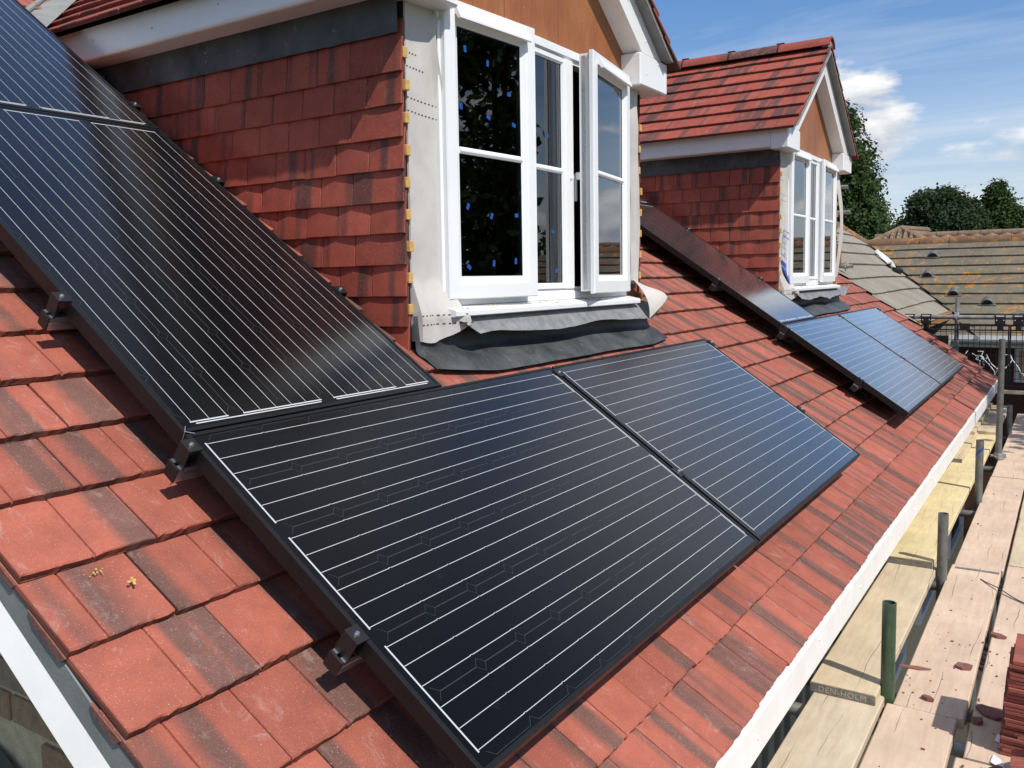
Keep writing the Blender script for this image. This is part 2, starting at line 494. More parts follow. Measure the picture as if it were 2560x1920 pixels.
def m_ground():
    mt, t, out = new_mat('grass and paths')
    p = t.n('NewGeometry').outputs['Position']
    a = t.noise(p, 0.12, 5.0, 0.6)
    b = t.noise(p, 6.0, 4.0, 0.7)
    col = t.mix(t.maprange(a, 0.35, 0.65), (0.045, 0.07, 0.022), (0.10, 0.10, 0.055))
    col = t.mix(t.maprange(b, 0.4, 0.8, 0, 0.5), col, (0.03, 0.04, 0.015))
    principled(t, out, col=col, rough=0.95, spec=0.1)
    return mt


M_GROUND = m_ground()
M_PATIO = simple('patio darkened as shaded', (0.045, 0.040, 0.036), 0.85, var=0.2, vscale=2, bmp=0.3, bscale=30)  # base colour kept dark to stand in for shade under the scaffold

# ------------------------------------------------------------------ mesh building
WP = {}          # world position of every object (no object that has children is rotated)


class MB:
    def __init__(s):
        s.v, s.f, s.m, s.tc, s.rn = [], [], [], [], []

    def vert(s, p, tc=None, rn=0.0):
        s.v.append(tuple(p))
        s.tc.append(tuple(tc) if tc is not None else tuple(p))
        s.rn.append(rn)
        return len(s.v) - 1

    def face(s, idx, mi=0):
        s.f.append(tuple(idx))
        s.m.append(mi)

    def poly(s, pts, mi=0, rn=0.0):
        s.face([s.vert(p, rn=rn) for p in pts], mi)

    def box(s, lo, hi, fn=None, ch=0.0, mi=0):
        fn = fn or (lambda x, y, z: (x, y, z))
        x0, y0, z0 = lo
        x1, y1, z1 = hi
        if not ch:
            i = [s.vert(fn(x, y, z)) for z in (z0, z1) for y in (y0, y1) for x in (x0, x1)]
            for q in ((0, 2, 3, 1), (4, 5, 7, 6), (0, 1, 5, 4), (2, 6, 7, 3), (0, 4, 6, 2), (1, 3, 7, 5)):
                s.face([i[k] for k in q], mi)
            return
        idx = {}
        for ix, x in enumerate((x0, x1)):
            for iy, y in enumerate((y0, y1)):
                for iz, z in enumerate((z0, z1)):
                    dx, dy, dz = (ch if ix == 0 else -ch), (ch if iy == 0 else -ch), (ch if iz == 0 else -ch)
                    idx[ix, iy, iz, 0] = s.vert(fn(x, y + dy, z + dz))
                    idx[ix, iy, iz, 1] = s.vert(fn(x + dx, y, z + dz))
                    idx[ix, iy, iz, 2] = s.vert(fn(x + dx, y + dy, z))
        g = lambda *k: idx[k]
        s.face([g(0, 0, 0, 0), g(0, 0, 1, 0), g(0, 1, 1, 0), g(0, 1, 0, 0)], mi)
        s.face([g(1, 0, 0, 0), g(1, 1, 0, 0), g(1, 1, 1, 0), g(1, 0, 1, 0)], mi)
        s.face([g(0, 0, 0, 1), g(1, 0, 0, 1), g(1, 0, 1, 1), g(0, 0, 1, 1)], mi)
        s.face([g(0, 1, 0, 1), g(0, 1, 1, 1), g(1, 1, 1, 1), g(1, 1, 0, 1)], mi)
        s.face([g(0, 0, 0, 2), g(0, 1, 0, 2), g(1, 1, 0, 2), g(1, 0, 0, 2)], mi)
        s.face([g(0, 0, 1, 2), g(1, 0, 1, 2), g(1, 1, 1, 2), g(0, 1, 1, 2)], mi)
        for a in (0, 1):
            for b in (0, 1):
                s.face([g(a, b, 0, 0), g(a, b, 1, 0), g(a, b, 1, 1), g(a, b, 0, 1)], mi)
                s.face([g(a, 0, b, 0), g(a, 1, b, 0), g(a, 1, b, 2), g(a, 0, b, 2)], mi)
                s.face([g(0, a, b, 1), g(1, a, b, 1), g(1, a, b, 2), g(0, a, b, 2)], mi)
                for c in (0, 1):
                    s.face([g(a, b, c, 0), g(a, b, c, 1), g(a, b, c, 2)], mi)

    def prism(s, pts, ext, mi=0):
        ext = Vector(ext)
        a = [s.vert(p) for p in pts]
        b = [s.vert(Vector(p) + ext) for p in pts]
        n = len(pts)
        s.face(a[::-1], mi)
        s.face(b, mi)
        for k in range(n):
            s.face([a[k], a[(k + 1) % n], b[(k + 1) % n], b[k]], mi)

    def tube(s, path, r, n=12, cap=True, mi=0):
        path = [Vector(p) for p in path]
        rings = []
        up = None
        for k, p in enumerate(path):
            d = (path[min(k + 1, len(path) - 1)] - path[max(k - 1, 0)]).normalized()
            if up is None:
                up = d.orthogonal().normalized()
            e1 = (up - d * up.dot(d)).normalized()
            e2 = d.cross(e1)
            up = e1
            rr = r[k] if hasattr(r, '__len__') else r
            rings.append([s.vert(p + (e1 * math.cos(2 * math.pi * j / n) + e2 * math.sin(2 * math.pi * j / n)) * rr) for j in range(n)])
        for a, b in zip(rings, rings[1:]):
            for j in range(n):
                s.face([a[j], a[(j + 1) % n], b[(j + 1) % n], b[j]], mi)
        if cap:
            s.face(rings[0][::-1], mi)
            s.face(rings[-1], mi)
        return rings

    def grid(s, fn, nu, nv, mi=0, closed=False):
        idx = [[s.vert(fn(i / (nu - 1), j / (nv - 1))) for j in range(nv)] for i in range(nu)]
        for i in range(nu - 1):
            for j in range(nv - 1):
                s.face([idx[i][j], idx[i + 1][j], idx[i + 1][j + 1], idx[i][j + 1]], mi)
        return idx

    def ring(s, fn, x0, x1, z0, z1, prof, mi=0):
        """a mitred rectangular frame: prof is a list of (inset, depth)"""
        loops = []
        for ins, d in prof:
            loops.append([s.vert(fn(x, d, z)) for x, z in ((x0 + ins, z0 + ins), (x1 - ins, z0 + ins), (x1 - ins, z1 - ins), (x0 + ins, z1 - ins))])
        for a, b in zip(loops, loops[1:]):
            for j in range(4):
                s.face([a[j], a[(j + 1) % 4], b[(j + 1) % 4], b[j]], mi)

    def to_mesh(s, name, mats, smooth=False, origin=(0, 0, 0), attrs=False):
        o = Vector(origin)
        me = bpy.data.meshes.new(name)
        me.from_pydata([Vector(p) - o for p in s.v], [], s.f)
        for mt in (mats if isinstance(mats, (list, tuple)) else [mats]):
            me.materials.append(mt)
        if any(s.m):
            me.polygons.foreach_set('material_index', s.m)
        if attrs:
            at = me.attributes.new('tc', 'FLOAT_VECTOR', 'POINT')
            at.data.foreach_set('vector', [c for p in s.tc for c in p])
            ar = me.attributes.new('rnd', 'FLOAT', 'POINT')
            ar.data.foreach_set('value', s.rn)
        if smooth:
            me.polygons.foreach_set('use_smooth', [True] * len(me.polygons))
        me.update()
        return me

    def build(s, name, mats, parent=None, smooth=False, attrs=False, origin=None, fix=True):
        if origin is None:
            n = len(s.v)
            lo = [min(p[k] for p in s.v) for k in range(3)]
            hi = [max(p[k] for p in s.v) for k in range(3)]
            origin = ((lo[0] + hi[0]) / 2, (lo[1] + hi[1]) / 2, lo[2])
        me = s.to_mesh(name, mats, smooth, origin, attrs)
        ob = bpy.data.objects.new(name, me)
        link(ob, parent, Vector(origin))
        if fix:
            FIX.append(me)
        if smooth:
            try:
                me.set_sharp_from_angle(angle=R(38))
            except Exception:
                pass
        return ob


FIX = []


def link(ob, parent, wpos, mat3=None):
    COL.objects.link(ob)
    WP[ob.name] = Vector(wpos)
    loc = Vector(wpos)
    if parent is not None:
        ob.parent = parent
        loc = loc - WP[parent.name]
    if mat3 is not None:
        mm = mat3.to_4x4()
        mm.translation = loc
        ob.matrix_local = mm
    else:
        ob.location = loc


def tag(ob, label=None, cat=None, group=None, kind=None):
    if label:
        ob['label'] = label
    if cat:
        ob['category'] = cat
    if group:
        ob['group'] = group
    if kind:
        ob['kind'] = kind
    return ob


def thing(name, loc, label, cat, group=None):
    ob = bpy.data.objects.new(name, None)
    ob.empty_display_size = 0.1
    link(ob, None, Vector(loc))
    return tag(ob, label, cat, group)


# ------------------------------------------------------------------ the main roof's own axes
TH = 0.60724436                        # pitch, 34.8 degrees
U = Vector((-math.cos(TH), 0, math.sin(TH)))
N = Vector((math.sin(TH), 0, math.cos(TH)))
EY = Vector((0, 1, 0))


def RF(a, b, c):
    return U * b + N * c + Vector((0, a, 0))


ROOF3 = Matrix((EY, U, N)).transposed()
TC = -0.13                             # tile surface under the panels' top plane
GA = 0.187                             # course gauge
B0 = -1.278                            # eave


def in_view(p, marg=0.06):
    q = Vector(p) - CAM
    z = q.dot(fwd)
    if z < 0.2:
        return 0
    x = (q.dot(right) * 2195.8 / z + 1214.93) / 2560
    y = (q.dot(down) * 2195.8 / z + 897.33) / 1920
    if -marg < x < 1 + marg and -marg < y < 1 + marg:
        return 1.0 / (z * z) * abs(q.normalized().dot(N))
    return 0


def tile_mb(x0, x1, length, thick, drop, grooves=(), camber=0.0, mid=None, seed=0, rough=0.0012):
    """one roof tile, tail edge on y=0, top surface z=0 at the tail"""
    rr = random.Random(seed)
    st = [(x0, -0.0022), (x0 + 0.002, 0.0)]
    for g in grooves:
        if x0 + 0.012 < g < x1 - 0.012:
            st += [(g - 0.0026, 0.0), (g - 0.0014, -0.0045), (g + 0.0014, -0.0045), (g + 0.0026, 0.0)]
    if camber:
        st += [(x0 + (x1 - x0) * k, 0.0) for k in (0.2, 0.4, 0.6, 0.8)]
    else:
        st += [(x0 + (x1 - x0) * k, 0.0) for k in (0.27, 0.74)]
    st += [(x1 - 0.002, 0.0), (x1, -0.0022)]
    if rough > 0.002:
        k_ = x0 + 0.016
        while k_ < x1 - 0.012:
            if not any(abs(k_ - q[0]) < 0.005 for q in st):
                st.append((k_, 0.0))
            k_ += rr.uniform(0.012, 0.022)
    st.sort()
    xc, hw = (x0 + x1) / 2, (x1 - x0) / 2
    mb = MB()
    rings = []
    for (y, dz, bottom) in ((0.0, -thick, True), (0.0, -0.0032, False), (0.0026, 0.0, False), (length, 0.0, False)):
        row = []
        for x, zo in st:
            cb = camber * (1 - ((x - xc) / hw) ** 2)
            z = dz + cb - drop * y + (0 if bottom else zo)
            yy = y + (rr.uniform(-rough, rough) if y == 0.0 else 0)
            if bottom and rough > 0.002:
                z += rr.uniform(-0.0015, 0.003)
            if y == 0.0026 and rough > 0.002:
                yy += rr.uniform(-0.0005, 0.0018)
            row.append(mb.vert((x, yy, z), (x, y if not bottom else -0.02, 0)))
        rings.append(row)
    for a, b in zip(rings, rings[1:]):
        for j in range(len(st) - 1):
            mb.face([a[j], a[j + 1], b[j + 1], b[j]])
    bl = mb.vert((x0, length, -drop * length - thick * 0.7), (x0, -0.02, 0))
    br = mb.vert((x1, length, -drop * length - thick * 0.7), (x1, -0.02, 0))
    mb.face([rings[0][0], rings[1][0], rings[2][0], rings[3][0], bl])
    mb.face([rings[0][-1], br, rings[3][-1], rings[2][-1], rings[1][-1]])
    mb.face([rings[0][0], bl, br, rings[0][-1]])
    return mb


TILE_CACHE = {}


def tile_mesh(key, matl, *args, **kw):
    """shared tile meshes, four slightly different casts of each"""
    k = (key, round(args[0], 3), round(args[1], 3), kw.get('seed', 0), matl.name)
    if k not in TILE_CACHE:
        mb = tile_mb(*args, **kw)
        TILE_CACHE[k] = (mb, mb.to_mesh('tile', matl, attrs=True))
    return TILE_CACHE[k]


def put_tile(me, parent, pos, m3, name='tile'):
    ob = bpy.data.objects.new(name, me)
    link(ob, parent, pos, m3)
    return ob


def jitter(m3, s=1.0):
    return m3 @ (Matrix.Rotation(rng.gauss(0, 0.0022) * s, 3, 'Z') @ Matrix.Rotation(rng.gauss(0, 0.004) * s, 3, 'X') @ Matrix.Rotation(rng.gauss(0, 0.004) * s, 3, 'Y'))


# ------------------------------------------------------------------ ground
gm = MB()
gm.grid(lambda u, v: (-900 + 1800 * u, -900 + 1800 * v, -3.62), 3, 3)
tag(gm.build('ground', M_GROUND), kind='structure')
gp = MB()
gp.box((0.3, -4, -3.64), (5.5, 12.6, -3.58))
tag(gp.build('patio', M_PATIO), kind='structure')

# ------------------------------------------------------------------ house: roof, verge, eave, walls
A_L, A_R = -0.415, 9.93
D1, D2 = 0.0, 4.80                     # the two dormers
DY0, DY1, DYC = 1.2524, 3.3276, 2.29
DPITCH = R(35.5)
TP = math.tan(DPITCH)
D_APEX = 2.37

house = thing('house', (-1.0, 4.7, -3.6), 'red tiled house under repair carrying the solar panels and two dormers', 'house')
rm = MB()
for dy_lo, dy_hi in ((A_L + 0.01, 1.27), (3.31, 6.07), (8.11, A_R - 0.01)):
    rm.box((dy_lo, B0 + 0.05, -0.215), (dy_hi, 4.55, -0.185), fn=lambda a, b, c: RF(a, b, c))
for dy in (D1, D2):
    rm.box((1.27 + dy, B0 + 0.05, -0.215), (3.31 + dy, 0.37, -0.185), fn=lambda a, b, c: RF(a, b, c))
    rm.box((1.27 + dy, 4.15, -0.215), (3.31 + dy, 4.55, -0.185), fn=lambda a, b, c: RF(a, b, c))
roof = rm.build('roof', M_FELT, house)

PANEL_RECTS = []
PL, PW, PG = 1.6517, 0.9736, 0.0199
for d in (0.0, 4.8404):
    PANEL_RECTS += [(d, d + PL, -PW, 0), (d + PL + PG, d + 2 * PL + PG, -PW, 0), (d, d + PW, 0.006, 0.006 + PL), (d, d + PW, 0.014 + PL, 0.014 + 2 * PL)]


def under_panel(a0, a1, b0, b1):
    return any(a0 > r[0] + 0.02 and a1 < r[1] - 0.10 and b0 > r[2] + 0.06 and b1 < r[3] - 0.0 for r in PANEL_RECTS)


cands = []
for k in range(0, 31):
    b = B0 + GA * k
    edges = [A_L]
    x = (-0.122 if k % 2 == 0 else -0.1905)
    while x < A_R - 0.03:
        edges.append(x)
        x += 0.3
    edges.append(A_R)
    for e0, e1 in zip(edges, edges[1:]):
        lo, hi = e0, e1
        skip = False
        for dy in (D1, D2):
            c0, c1 = DY0 + dy, DY1 + dy
            if k >= 9:
                zm = (RF(0, b + 0.1, TC)).z
                zd = D_APEX - abs((lo + hi) / 2 - dy - DYC) * TP
                if zm > zd and b > 2.5:
                    continue
                cut0, cut1 = c0 - 0.014, c1 + 0.014
            elif k == 8:
                cut0, cut1 = 1.305 + dy, 3.335 + dy
            else:
                continue
            if lo >= cut0 and hi <= cut1:
                skip = True
            elif lo < cut0 < hi:
                hi = cut0
            elif lo < cut1 < hi:
                lo = cut1
        if skip or hi - lo < 0.02:
            continue
        left_part = abs(e0 - A_L) < 1e-6 and (e1 - e0) < 0.29
        full0 = e1 - 0.3 if left_part else e0
        cands.append((k, b, full0, lo - full0, hi - full0, lo, hi))

scored = []
for cd in cands:
    k, b, f0, x0, x1, lo, hi = cd
    v = max(in_view(RF(a, b + 0.08, TC)) for a in (lo, (lo + hi) / 2, hi))
    if under_panel(lo, hi, b, b + GA):
        v = 0
    vis = v * (hi - lo)
    for dy in (D1, D2):                # behind a dormer as the camera stands
        if lo > DY0 + dy and b > 0.5 and lo < DY0 + dy + 4.6 and dy == D1 and b > 1.2:
            vis *= 0.05
        if dy == D2 and lo > DY1 + dy and b > 0.75:
            vis *= 0.05
    scored.append((vis, cd))
scored.sort(key=lambda q: -q[0])
stuff = MB()
for rank, (vis, (k, b, f0, x0, x1, lo, hi)) in enumerate(scored):
    seed = rng.randrange(4)
    mb, me = tile_mesh('main', M_TILE, max(x0, 0.0) + 0.0018, min(x1, 0.3) - 0.0018, 0.262, 0.021, 0.115, grooves=(0.15,), seed=seed, rough=0.0022)
    pos = RF(f0 + rng.gauss(0, 0.0008), b + rng.gauss(0, 0.0016), TC + rng.gauss(0, 0.0009))
    m3 = jitter(ROOF3)
    if rank < 300 and vis > 0:
        put_tile(me, roof, pos, m3)
    else:
        base = len(stuff.v)
        rv = rng.random()
        for p, tc in zip(mb.v, mb.tc):
            stuff.vert(pos + m3 @ Vector(p), tc, rv)
        for f in mb.f:
            stuff.face([base + i for i in f])
so = stuff.build('tile', M_TILE, house, attrs=True)
tag(so, kind='stuff')
RIDGE = MB()
RIDGE.tube([RF(A_L, 4.56, -0.21), RF(A_R, 4.56, -0.21)], 0.11, 14)
RIDGE.build('ridge', M_TILE2, house, smooth=True, attrs=True)
BACK = MB()                            # the slope on the far side of the ridge
rz = RF(0, 4.56, -0.18)
BACK.poly([(rz.x, A_L, rz.z), (rz.x, A_R, rz.z), (rz.x - 4.5, A_R, rz.z - 3.1), (rz.x - 4.5, A_L, rz.z - 3.1)])
BACK.build('back_slope', M_FELT, house)

# eave fascia: white board under the bottom course
fm = MB()
for y0, y1 in ((A_L + 0.0, 2.02), (2.023, 5.62), (5.623, 9.93)):
    fm.box((0.945, y0, -0.962), (0.985, y1, -0.846), ch=0.004)
fm.box((0.72, A_L, -0.958), (0.944, 9.93, -0.948))
fa = fm.build('fascia', M_WHITEM, house)
for k in range(14):
    nb = MB()
    y = 0.35 + k * 0.68
    for dz in (-0.875, ):
        nb.tube([(0.985, y, dz - (k % 2) * 0.03), (0.988, y, dz - (k % 2) * 0.03)], 0.006, 8)
    nb.build('nail_head', M_UPVC, fa)

# left verge: undercloak, white bargeboard, gable brickwork
vm = MB()
vm.box((-0.4122, B0 - 0.0, -0.231), (-0.38, 4.5, -0.172), fn=RF, ch=0.002)
vm.build('undercloak', M_UNDER, house)
vm = MB()
for k in range(0, 31):                 # ragged pointing squeezed out under each tile
    b = B0 + GA * k
    a = -0.4165
    c_ = -0.167 - rng.uniform(0, 0.004)
    ln_ = rng.uniform(0.08, 0.15)
    pts = [RF(a, b + 0.002, c_ + 0.012), RF(a, b + ln_, c_), RF(a, b + ln_ * 0.8, c_ - 0.012), RF(a, b + 0.012, c_ - 0.008)]
    vm.prism(pts, (0, 0.012, 0))
tag(vm.build('pointing', M_TERRA, house), kind='stuff')
vm = MB()
vm.prism([RF(a, B0 - 0.01, c) for a, c in ((-0.4118, -0.2312), (-0.4330, -0.285), (-0.4310, -0.289), (-0.400, -0.289), (-0.400, -0.2312))], U * 5.8)
vm.build('bargeboard', M_WHITEM, house)
vm = MB()
vm.box((9.90, B0, -0.30), (9.915, 4.5, -0.18), fn=RF)
vm.build('bargeboard', M_WHITEM, house)


def brick_wall(parent, fn, u0, u1, z0, z1, back, mat_brick, keep, depth=0.012, name='wall', mats=M_MORTAR, corner_fn=None):
    """a wall sheet with its bricks standing proud of the mortar; fn(u, d, z) maps to the world"""
    wb = MB()
    if corner_fn:
        corner_fn(wb)
    else:
        wb.box((u0, -back, z0), (u1, 0, z1), fn=fn)
    wl = wb.build(name, mats, parent)
    bm = MB()
    bm.box((0.003, -0.004, 0.003), (0.218, depth, 0.065), fn=lambda x, y, z: (x, -y, z), ch=0.003)
    o = fn(0, 0, 0)
    ex = Vector(fn(1, 0, 0)) - Vector(o)
    ey = Vector(fn(0, 1, 0)) - Vector(o)
    ez = Vector(fn(0, 0, 1)) - Vector(o)
    m3 = Matrix((ex, -ey, ez)).transposed()
    flip = m3.determinant() < 0
    me = bm.to_mesh('brick', mat_brick)
    half = MB()
    half.box((0.003, -0.004, 0.003), (0.103, depth, 0.065), fn=lambda x, y, z: (x, -y, z), ch=0.003)
    rows = int((z1 - z0) / 0.075)
    for r in range(rows):
        z = z1 - 0.075 * (r + 1)
        u = u0 + (0.1125 if r % 2 else 0.0)
        while u + 0.215 < u1:
            if keep(u + 0.11, z + 0.03):
                ob = bpy.data.objects.new('brick', me)
                link(ob, wl, Vector(fn(u + rng.gauss(0, .0012), rng.gauss(0, .0015), z + rng.gauss(0, .001))), m3)
            u += 0.225
    return wl


GY = -0.30


def gable_corner(wb):
    pts = []
    for b in (B0 + 0.1, 4.45):
        p = RF(GY, b, -0.24)
        pts.append((p.x, GY, p.z))
    wb.prism([pts[0], pts[1], (pts[1][0], GY, -3.6), (pts[0][0], GY, -3.6)], (0, 0.2, 0))


def gable_keep(u, z):
    q = RF(0, 0, -0.262)
    zr = q.z - (u - 0.15 - q.x) * math.tan(TH)
    zr2 = q.z - (u + 0.15 - q.x) * math.tan(TH)
    return -0.75 < u < 0.62 and z > -1.5 and z < min(zr, zr2) + 0.05 and not (u < -0.02 and z < -0.60)


brick_wall(house, lambda u, d, z: (u, GY - d, z), -0.9, 0.72, -1.6, 0.52, 0.1, M_BRICK, gable_keep, corner_fn=gable_corner)
lm = MB()
lm.grid(lambda u, v: (-0.9 + 0.83 * u + 0.02 * math.sin(9 * v), GY - 0.020 - 0.008 * math.sin(7 * u + 3 * v), -0.62 - 0.9 * v - 0.10 * u + 0.025 * math.sin(11 * u)), 14, 10)
lm.build('lead_flashing', M_LEAD, house)


def eave_keep(u, z):
    return 0.85 < u < 3.3 and z > -2.35 and z < -1.0 and not (1.72 < u < 3.2)


brick_wall(house, lambda u, d, z: (0.70 + d, u, z), -0.3, 9.7, -3.6, -0.93, 0.2, M_BRICK2, eave_keep, name='wall')
dm = MB()
for k, (y0, y1) in enumerate(((1.74, 1.80), (1.86, 1.90), (2.03, 2.10), (2.16, 2.20), (2.34, 2.42), (2.48, 2.53), (2.68, 2.76), (2.84, 2.88), (3.02, 3.09))):
    dm.box((0.70, y0, -3.4), (0.735 + 0.01 * (k % 2), y1, -1.05), ch=0.004)
dm.box((0.70, 1.70, -1.05), (0.742, 3.16, -0.99), ch=0.004)
pd = dm.build('patio_door', M_GREYWALL, house)
dm = MB()
dm.box((0.700, 1.74, -3.4), (0.707, 3.1, -1.05))
dm.build('pane', M_BLACKP, pd)
for y0 in (4.2, 6.1, 8.0):
    dm = MB()
    dm.ring(lambda x, d, z: (0.70 + d, x, z), y0, y0 + 1.2, -2.4, -1.3, [(0, 0), (0, 0.04), (0.06, 0.04), (0.06, 0.0)])
    wn = dm.build('window', M_UPVC, house)
    dm = MB()
    dm.box((0.698, y0 + 0.05, -2.36), (0.706, y0 + 1.15, -1.34))
    dm.build('pane', M_BLACKP, wn)

# ------------------------------------------------------------------ solar panels
LAB_P = ['large black solar panel lying lengthwise in the near bottom corner, nearest the camera',
         'black solar panel lying lengthwise right of the nearest one, below the big dormer window',
         'upright black solar panel climbing beside the tile-hung cheek of the near dormer',
         'topmost upright solar panel mirroring blue sky in the upper left corner',
         'pale blue mirroring solar panel lying lengthwise, left one of the far bottom pair',
         'palest sky-mirroring solar panel at the far end of the roof',
         'upright dark red mirroring solar panel seen edge-on beside the far dormer',
         'sliver of upright solar panel just showing past the near dormer cheek']


def solar_panel(a0, b0, portrait, label):
    """built lengthwise along local x; portrait panels swap the roof axes"""
    if portrait:
        fn = lambda x, y, z: RF(a0 + y, b0 + PL - x, z)      # x runs down the slope
    else:
        fn = lambda x, y, z: RF(a0 + x, b0 + y, z)
    base = fn(PL / 2, PW / 2, -0.04)
    t = thing('solar_panel', base, label, 'solar panel', 'black framed solar panels on the roof')
    fb = MB()
    fb.ring(lambda x, d, y: fn(x, y, d), 0, PL, 0, PW, [(0.03, -0.04), (0.001, -0.04), (0, -0.039), (0, -0.001), (0.001, 0.0), (0.0105, 0.0), (0.011, -0.0006), (0.011, -0.006)])
    fb.build('frame', M_BLACK, t)
    gb = MB()
    gb.box((0.0112, 0.0112, -0.0075), (PL - 0.0112, PW - 0.0112, -0.0022), fn=fn)
    gb.build('glass', M_SOLAR, t)
    # printed conductors: three ribbons on each of six strings, joined at both ends
    rb = MB()
    z0, z1 = -0.00215, -0.0019
    pitch = (PW - 0.030) / 6
    cell = 0.156
    xl0 = 0.045
    cp = (PL - 2 * xl0) / 10

    def strip(x0, x1, y0, y1):
        rb.poly([fn(x0, y0, z1), fn(x1, y0, z1), fn(x1, y1, z1), fn(x0, y1, z1)])
    for s in range(6):
        yc = 0.015 + pitch * (s + 0.5)
        for j in (-1, 0, 1):
            y = yc + j * 0.052
            hw = 0.00075
            for c in range(10):
                xa, xb = xl0 + cp * c, xl0 + cp * (c + 1)
                strip(xa + (0.0012 if c else -0.012), xb - 0.0045 + (0.0045 + 0.012 if c == 9 else 0), y - hw, y + hw)
                if c < 9:
                    strip(xb - 0.006, xb + 0.001, y + hw * 0.6, y + hw * 2.2)
    for (xx, prs) in ((0.030, ((0, 1), (2, 3), (4, 5))), (PL - 0.030, ((0, 0), (1, 2), (3, 4), (5, 5)))):
        for p, q in prs:
            y0 = 0.015 + pitch * (p + 0.5) - 0.056
            y1 = 0.015 + pitch * (q + 0.5) + 0.056
            strip(xx - 0.0021, xx + 0.0021, y0, y1)
    for off, yy in ((0.0225, (0.05, PW * 0.47)), (0.0225, (PW * 0.53, PW - 0.05))):
        strip(PL - off - 0.0018, PL - off + 0.0018, *yy)
    tag(rb.build('ribbon', M_RIBBON, t), kind='stuff')
    ob = MB()

    def line(x0, y0, x1, y1, wd=0.0007):
        dx, dy = x1 - x0, y1 - y0
        l = math.hypot(dx, dy)
        nx, ny = -dy / l * wd / 2, dx / l * wd / 2
        ob.poly([fn(x0 + nx, y0 + ny, -0.0020), fn(x0 - nx, y0 - ny, -0.0020), fn(x1 - nx, y1 - ny, -0.0020), fn(x1 + nx, y1 + ny, -0.0020)])
    for s in range(6):
        yc = 0.015 + pitch * (s + 0.5)
        for c in range(10):
            xm = xl0 + cp * (c + 0.5)
            h, k = cell / 2, 0.016
            for sg in (-1, 1):
                line(xm - h + k, yc + sg * h, xm + h - k, yc + sg * h)
                line(xm + h - k, yc + sg * h, xm + h, yc + sg * (h - k))
                line(xm - h + k, yc + sg * h, xm - h, yc + sg * (h - k))
    tag(ob.build('cell_outline', M_CELLLINE, t), kind='stuff')
    return t


for gi, d in enumerate((0.0, 4.8404)):
    o = gi * 4
    solar_panel(d, -PW, False, LAB_P[o])
    solar_panel(d + PL + PG, -PW, False, LAB_P[o + 1])
    solar_panel(d, 0.006, True, LAB_P[o + 2])
    solar_panel(d, 0.014 + PL, True, LAB_P[o + 3])


# rails with end caps, clamps and hooks
def clamp_end(parent, a, b, side):
    """Z-shaped clamp gripping a panel's outer edge; side -1 at the left end, 1 at the right"""
    mb = MB()
    s = side
    fx = lambda x, y, z: RF(a + s * x, b + y, z)
    mb.prism([fx(-0.006, -0.02, 0.0005), fx(0.026, -0.02, 0.0005), fx(0.026, -0.02, -0.048), fx(0.030, -0.02, -0.048), fx(0.030, -0.02, 0.005), fx(-0.006, -0.02, 0.005)], U * 0.04)
    mb.box((0.004, -0.016, -0.048), (0.026, 0.016, -0.044), fn=fx)
    c = mb.build('clamp', M_BLACKP, parent)
    bb = MB()
    p = fx(0.013, 0, 0.005)
    bb.tube([p, p + N * 0.003, p + N * 0.006], [0.0065, 0.006, 0.0035], 10)
    bb.build('bolt', M_STEEL, c, smooth=True)


def clamp_mid(parent, a, b):
    mb = MB()
    mb.box((a - 0.019, b - 0.022, 0.0006), (a + 0.019, b + 0.022, 0.0045), fn=RF, ch=0.001)
    mb.box((a - 0.008, b - 0.022, -0.045), (a + 0.008, b + 0.022, 0.0004), fn=RF)
    c = mb.build('clamp', M_BLACKP, parent)
    bb = MB()
    p = RF(a, b, 0.0045)
    bb.tube([p, p + N * 0.003, p + N * 0.006], [0.0065, 0.006, 0.0035], 10)
    bb.build('bolt', M_STEEL, c, smooth=True)


def rail(a0, a1, b, ends, mids, label, group, hooks):
    t = thing('mounting_rail', RF((a0 + a1) / 2, b, -0.085), label, 'mounting rail', group)
    mb = MB()
    # C-shaped section: two lips with a slot between
    prof = [(-0.018, -0.0845), (0.018, -0.0845), (0.018, -0.066), (0.014, -0.062), (0.018, -0.058), (0.018, -0.046), (0.0055, -0.046), (0.0055, -0.0485),
            (0.0145, -0.0485), (0.0145, -0.068), (-0.0145, -0.068), (-0.0145, -0.0485), (-0.0055, -0.0485), (-0.0055, -0.046), (-0.018, -0.046), (-0.018, -0.058), (-0.014, -0.062), (-0.018, -0.066)]
    mb.prism([RF(a0, b + y, z) for y, z in prof], EY * (a1 - a0))
    mb.build('rail', M_RAILM, t)
    for s, a in ((-1, a0), (1, a1)):
        cb = MB()
        cb.box((min(a, a + s * 0.006), b - 0.0195, -0.0862), (max(a, a + s * 0.006), b + 0.0195, -0.0445), fn=RF, ch=0.002)
        cb.build('end_cap', M_BLACKP, t)
    for s, a in ends:
        clamp_end(t, a, b, s)
    for a in mids:
        clamp_mid(t, a, b)
    for a in hooks:
        hb = MB()
        pts = [RF(a, b + 0.01, -0.09), RF(a, b - 0.075, -0.092), RF(a, b - 0.10, -0.112), RF(a, b - 0.10, -0.118), RF(a, b + 0.06, -0.128)]
        hb.tube(pts, 0.006, 8)
        hb.build('roof_hook', M_BLACK, t, smooth=True)
    return t


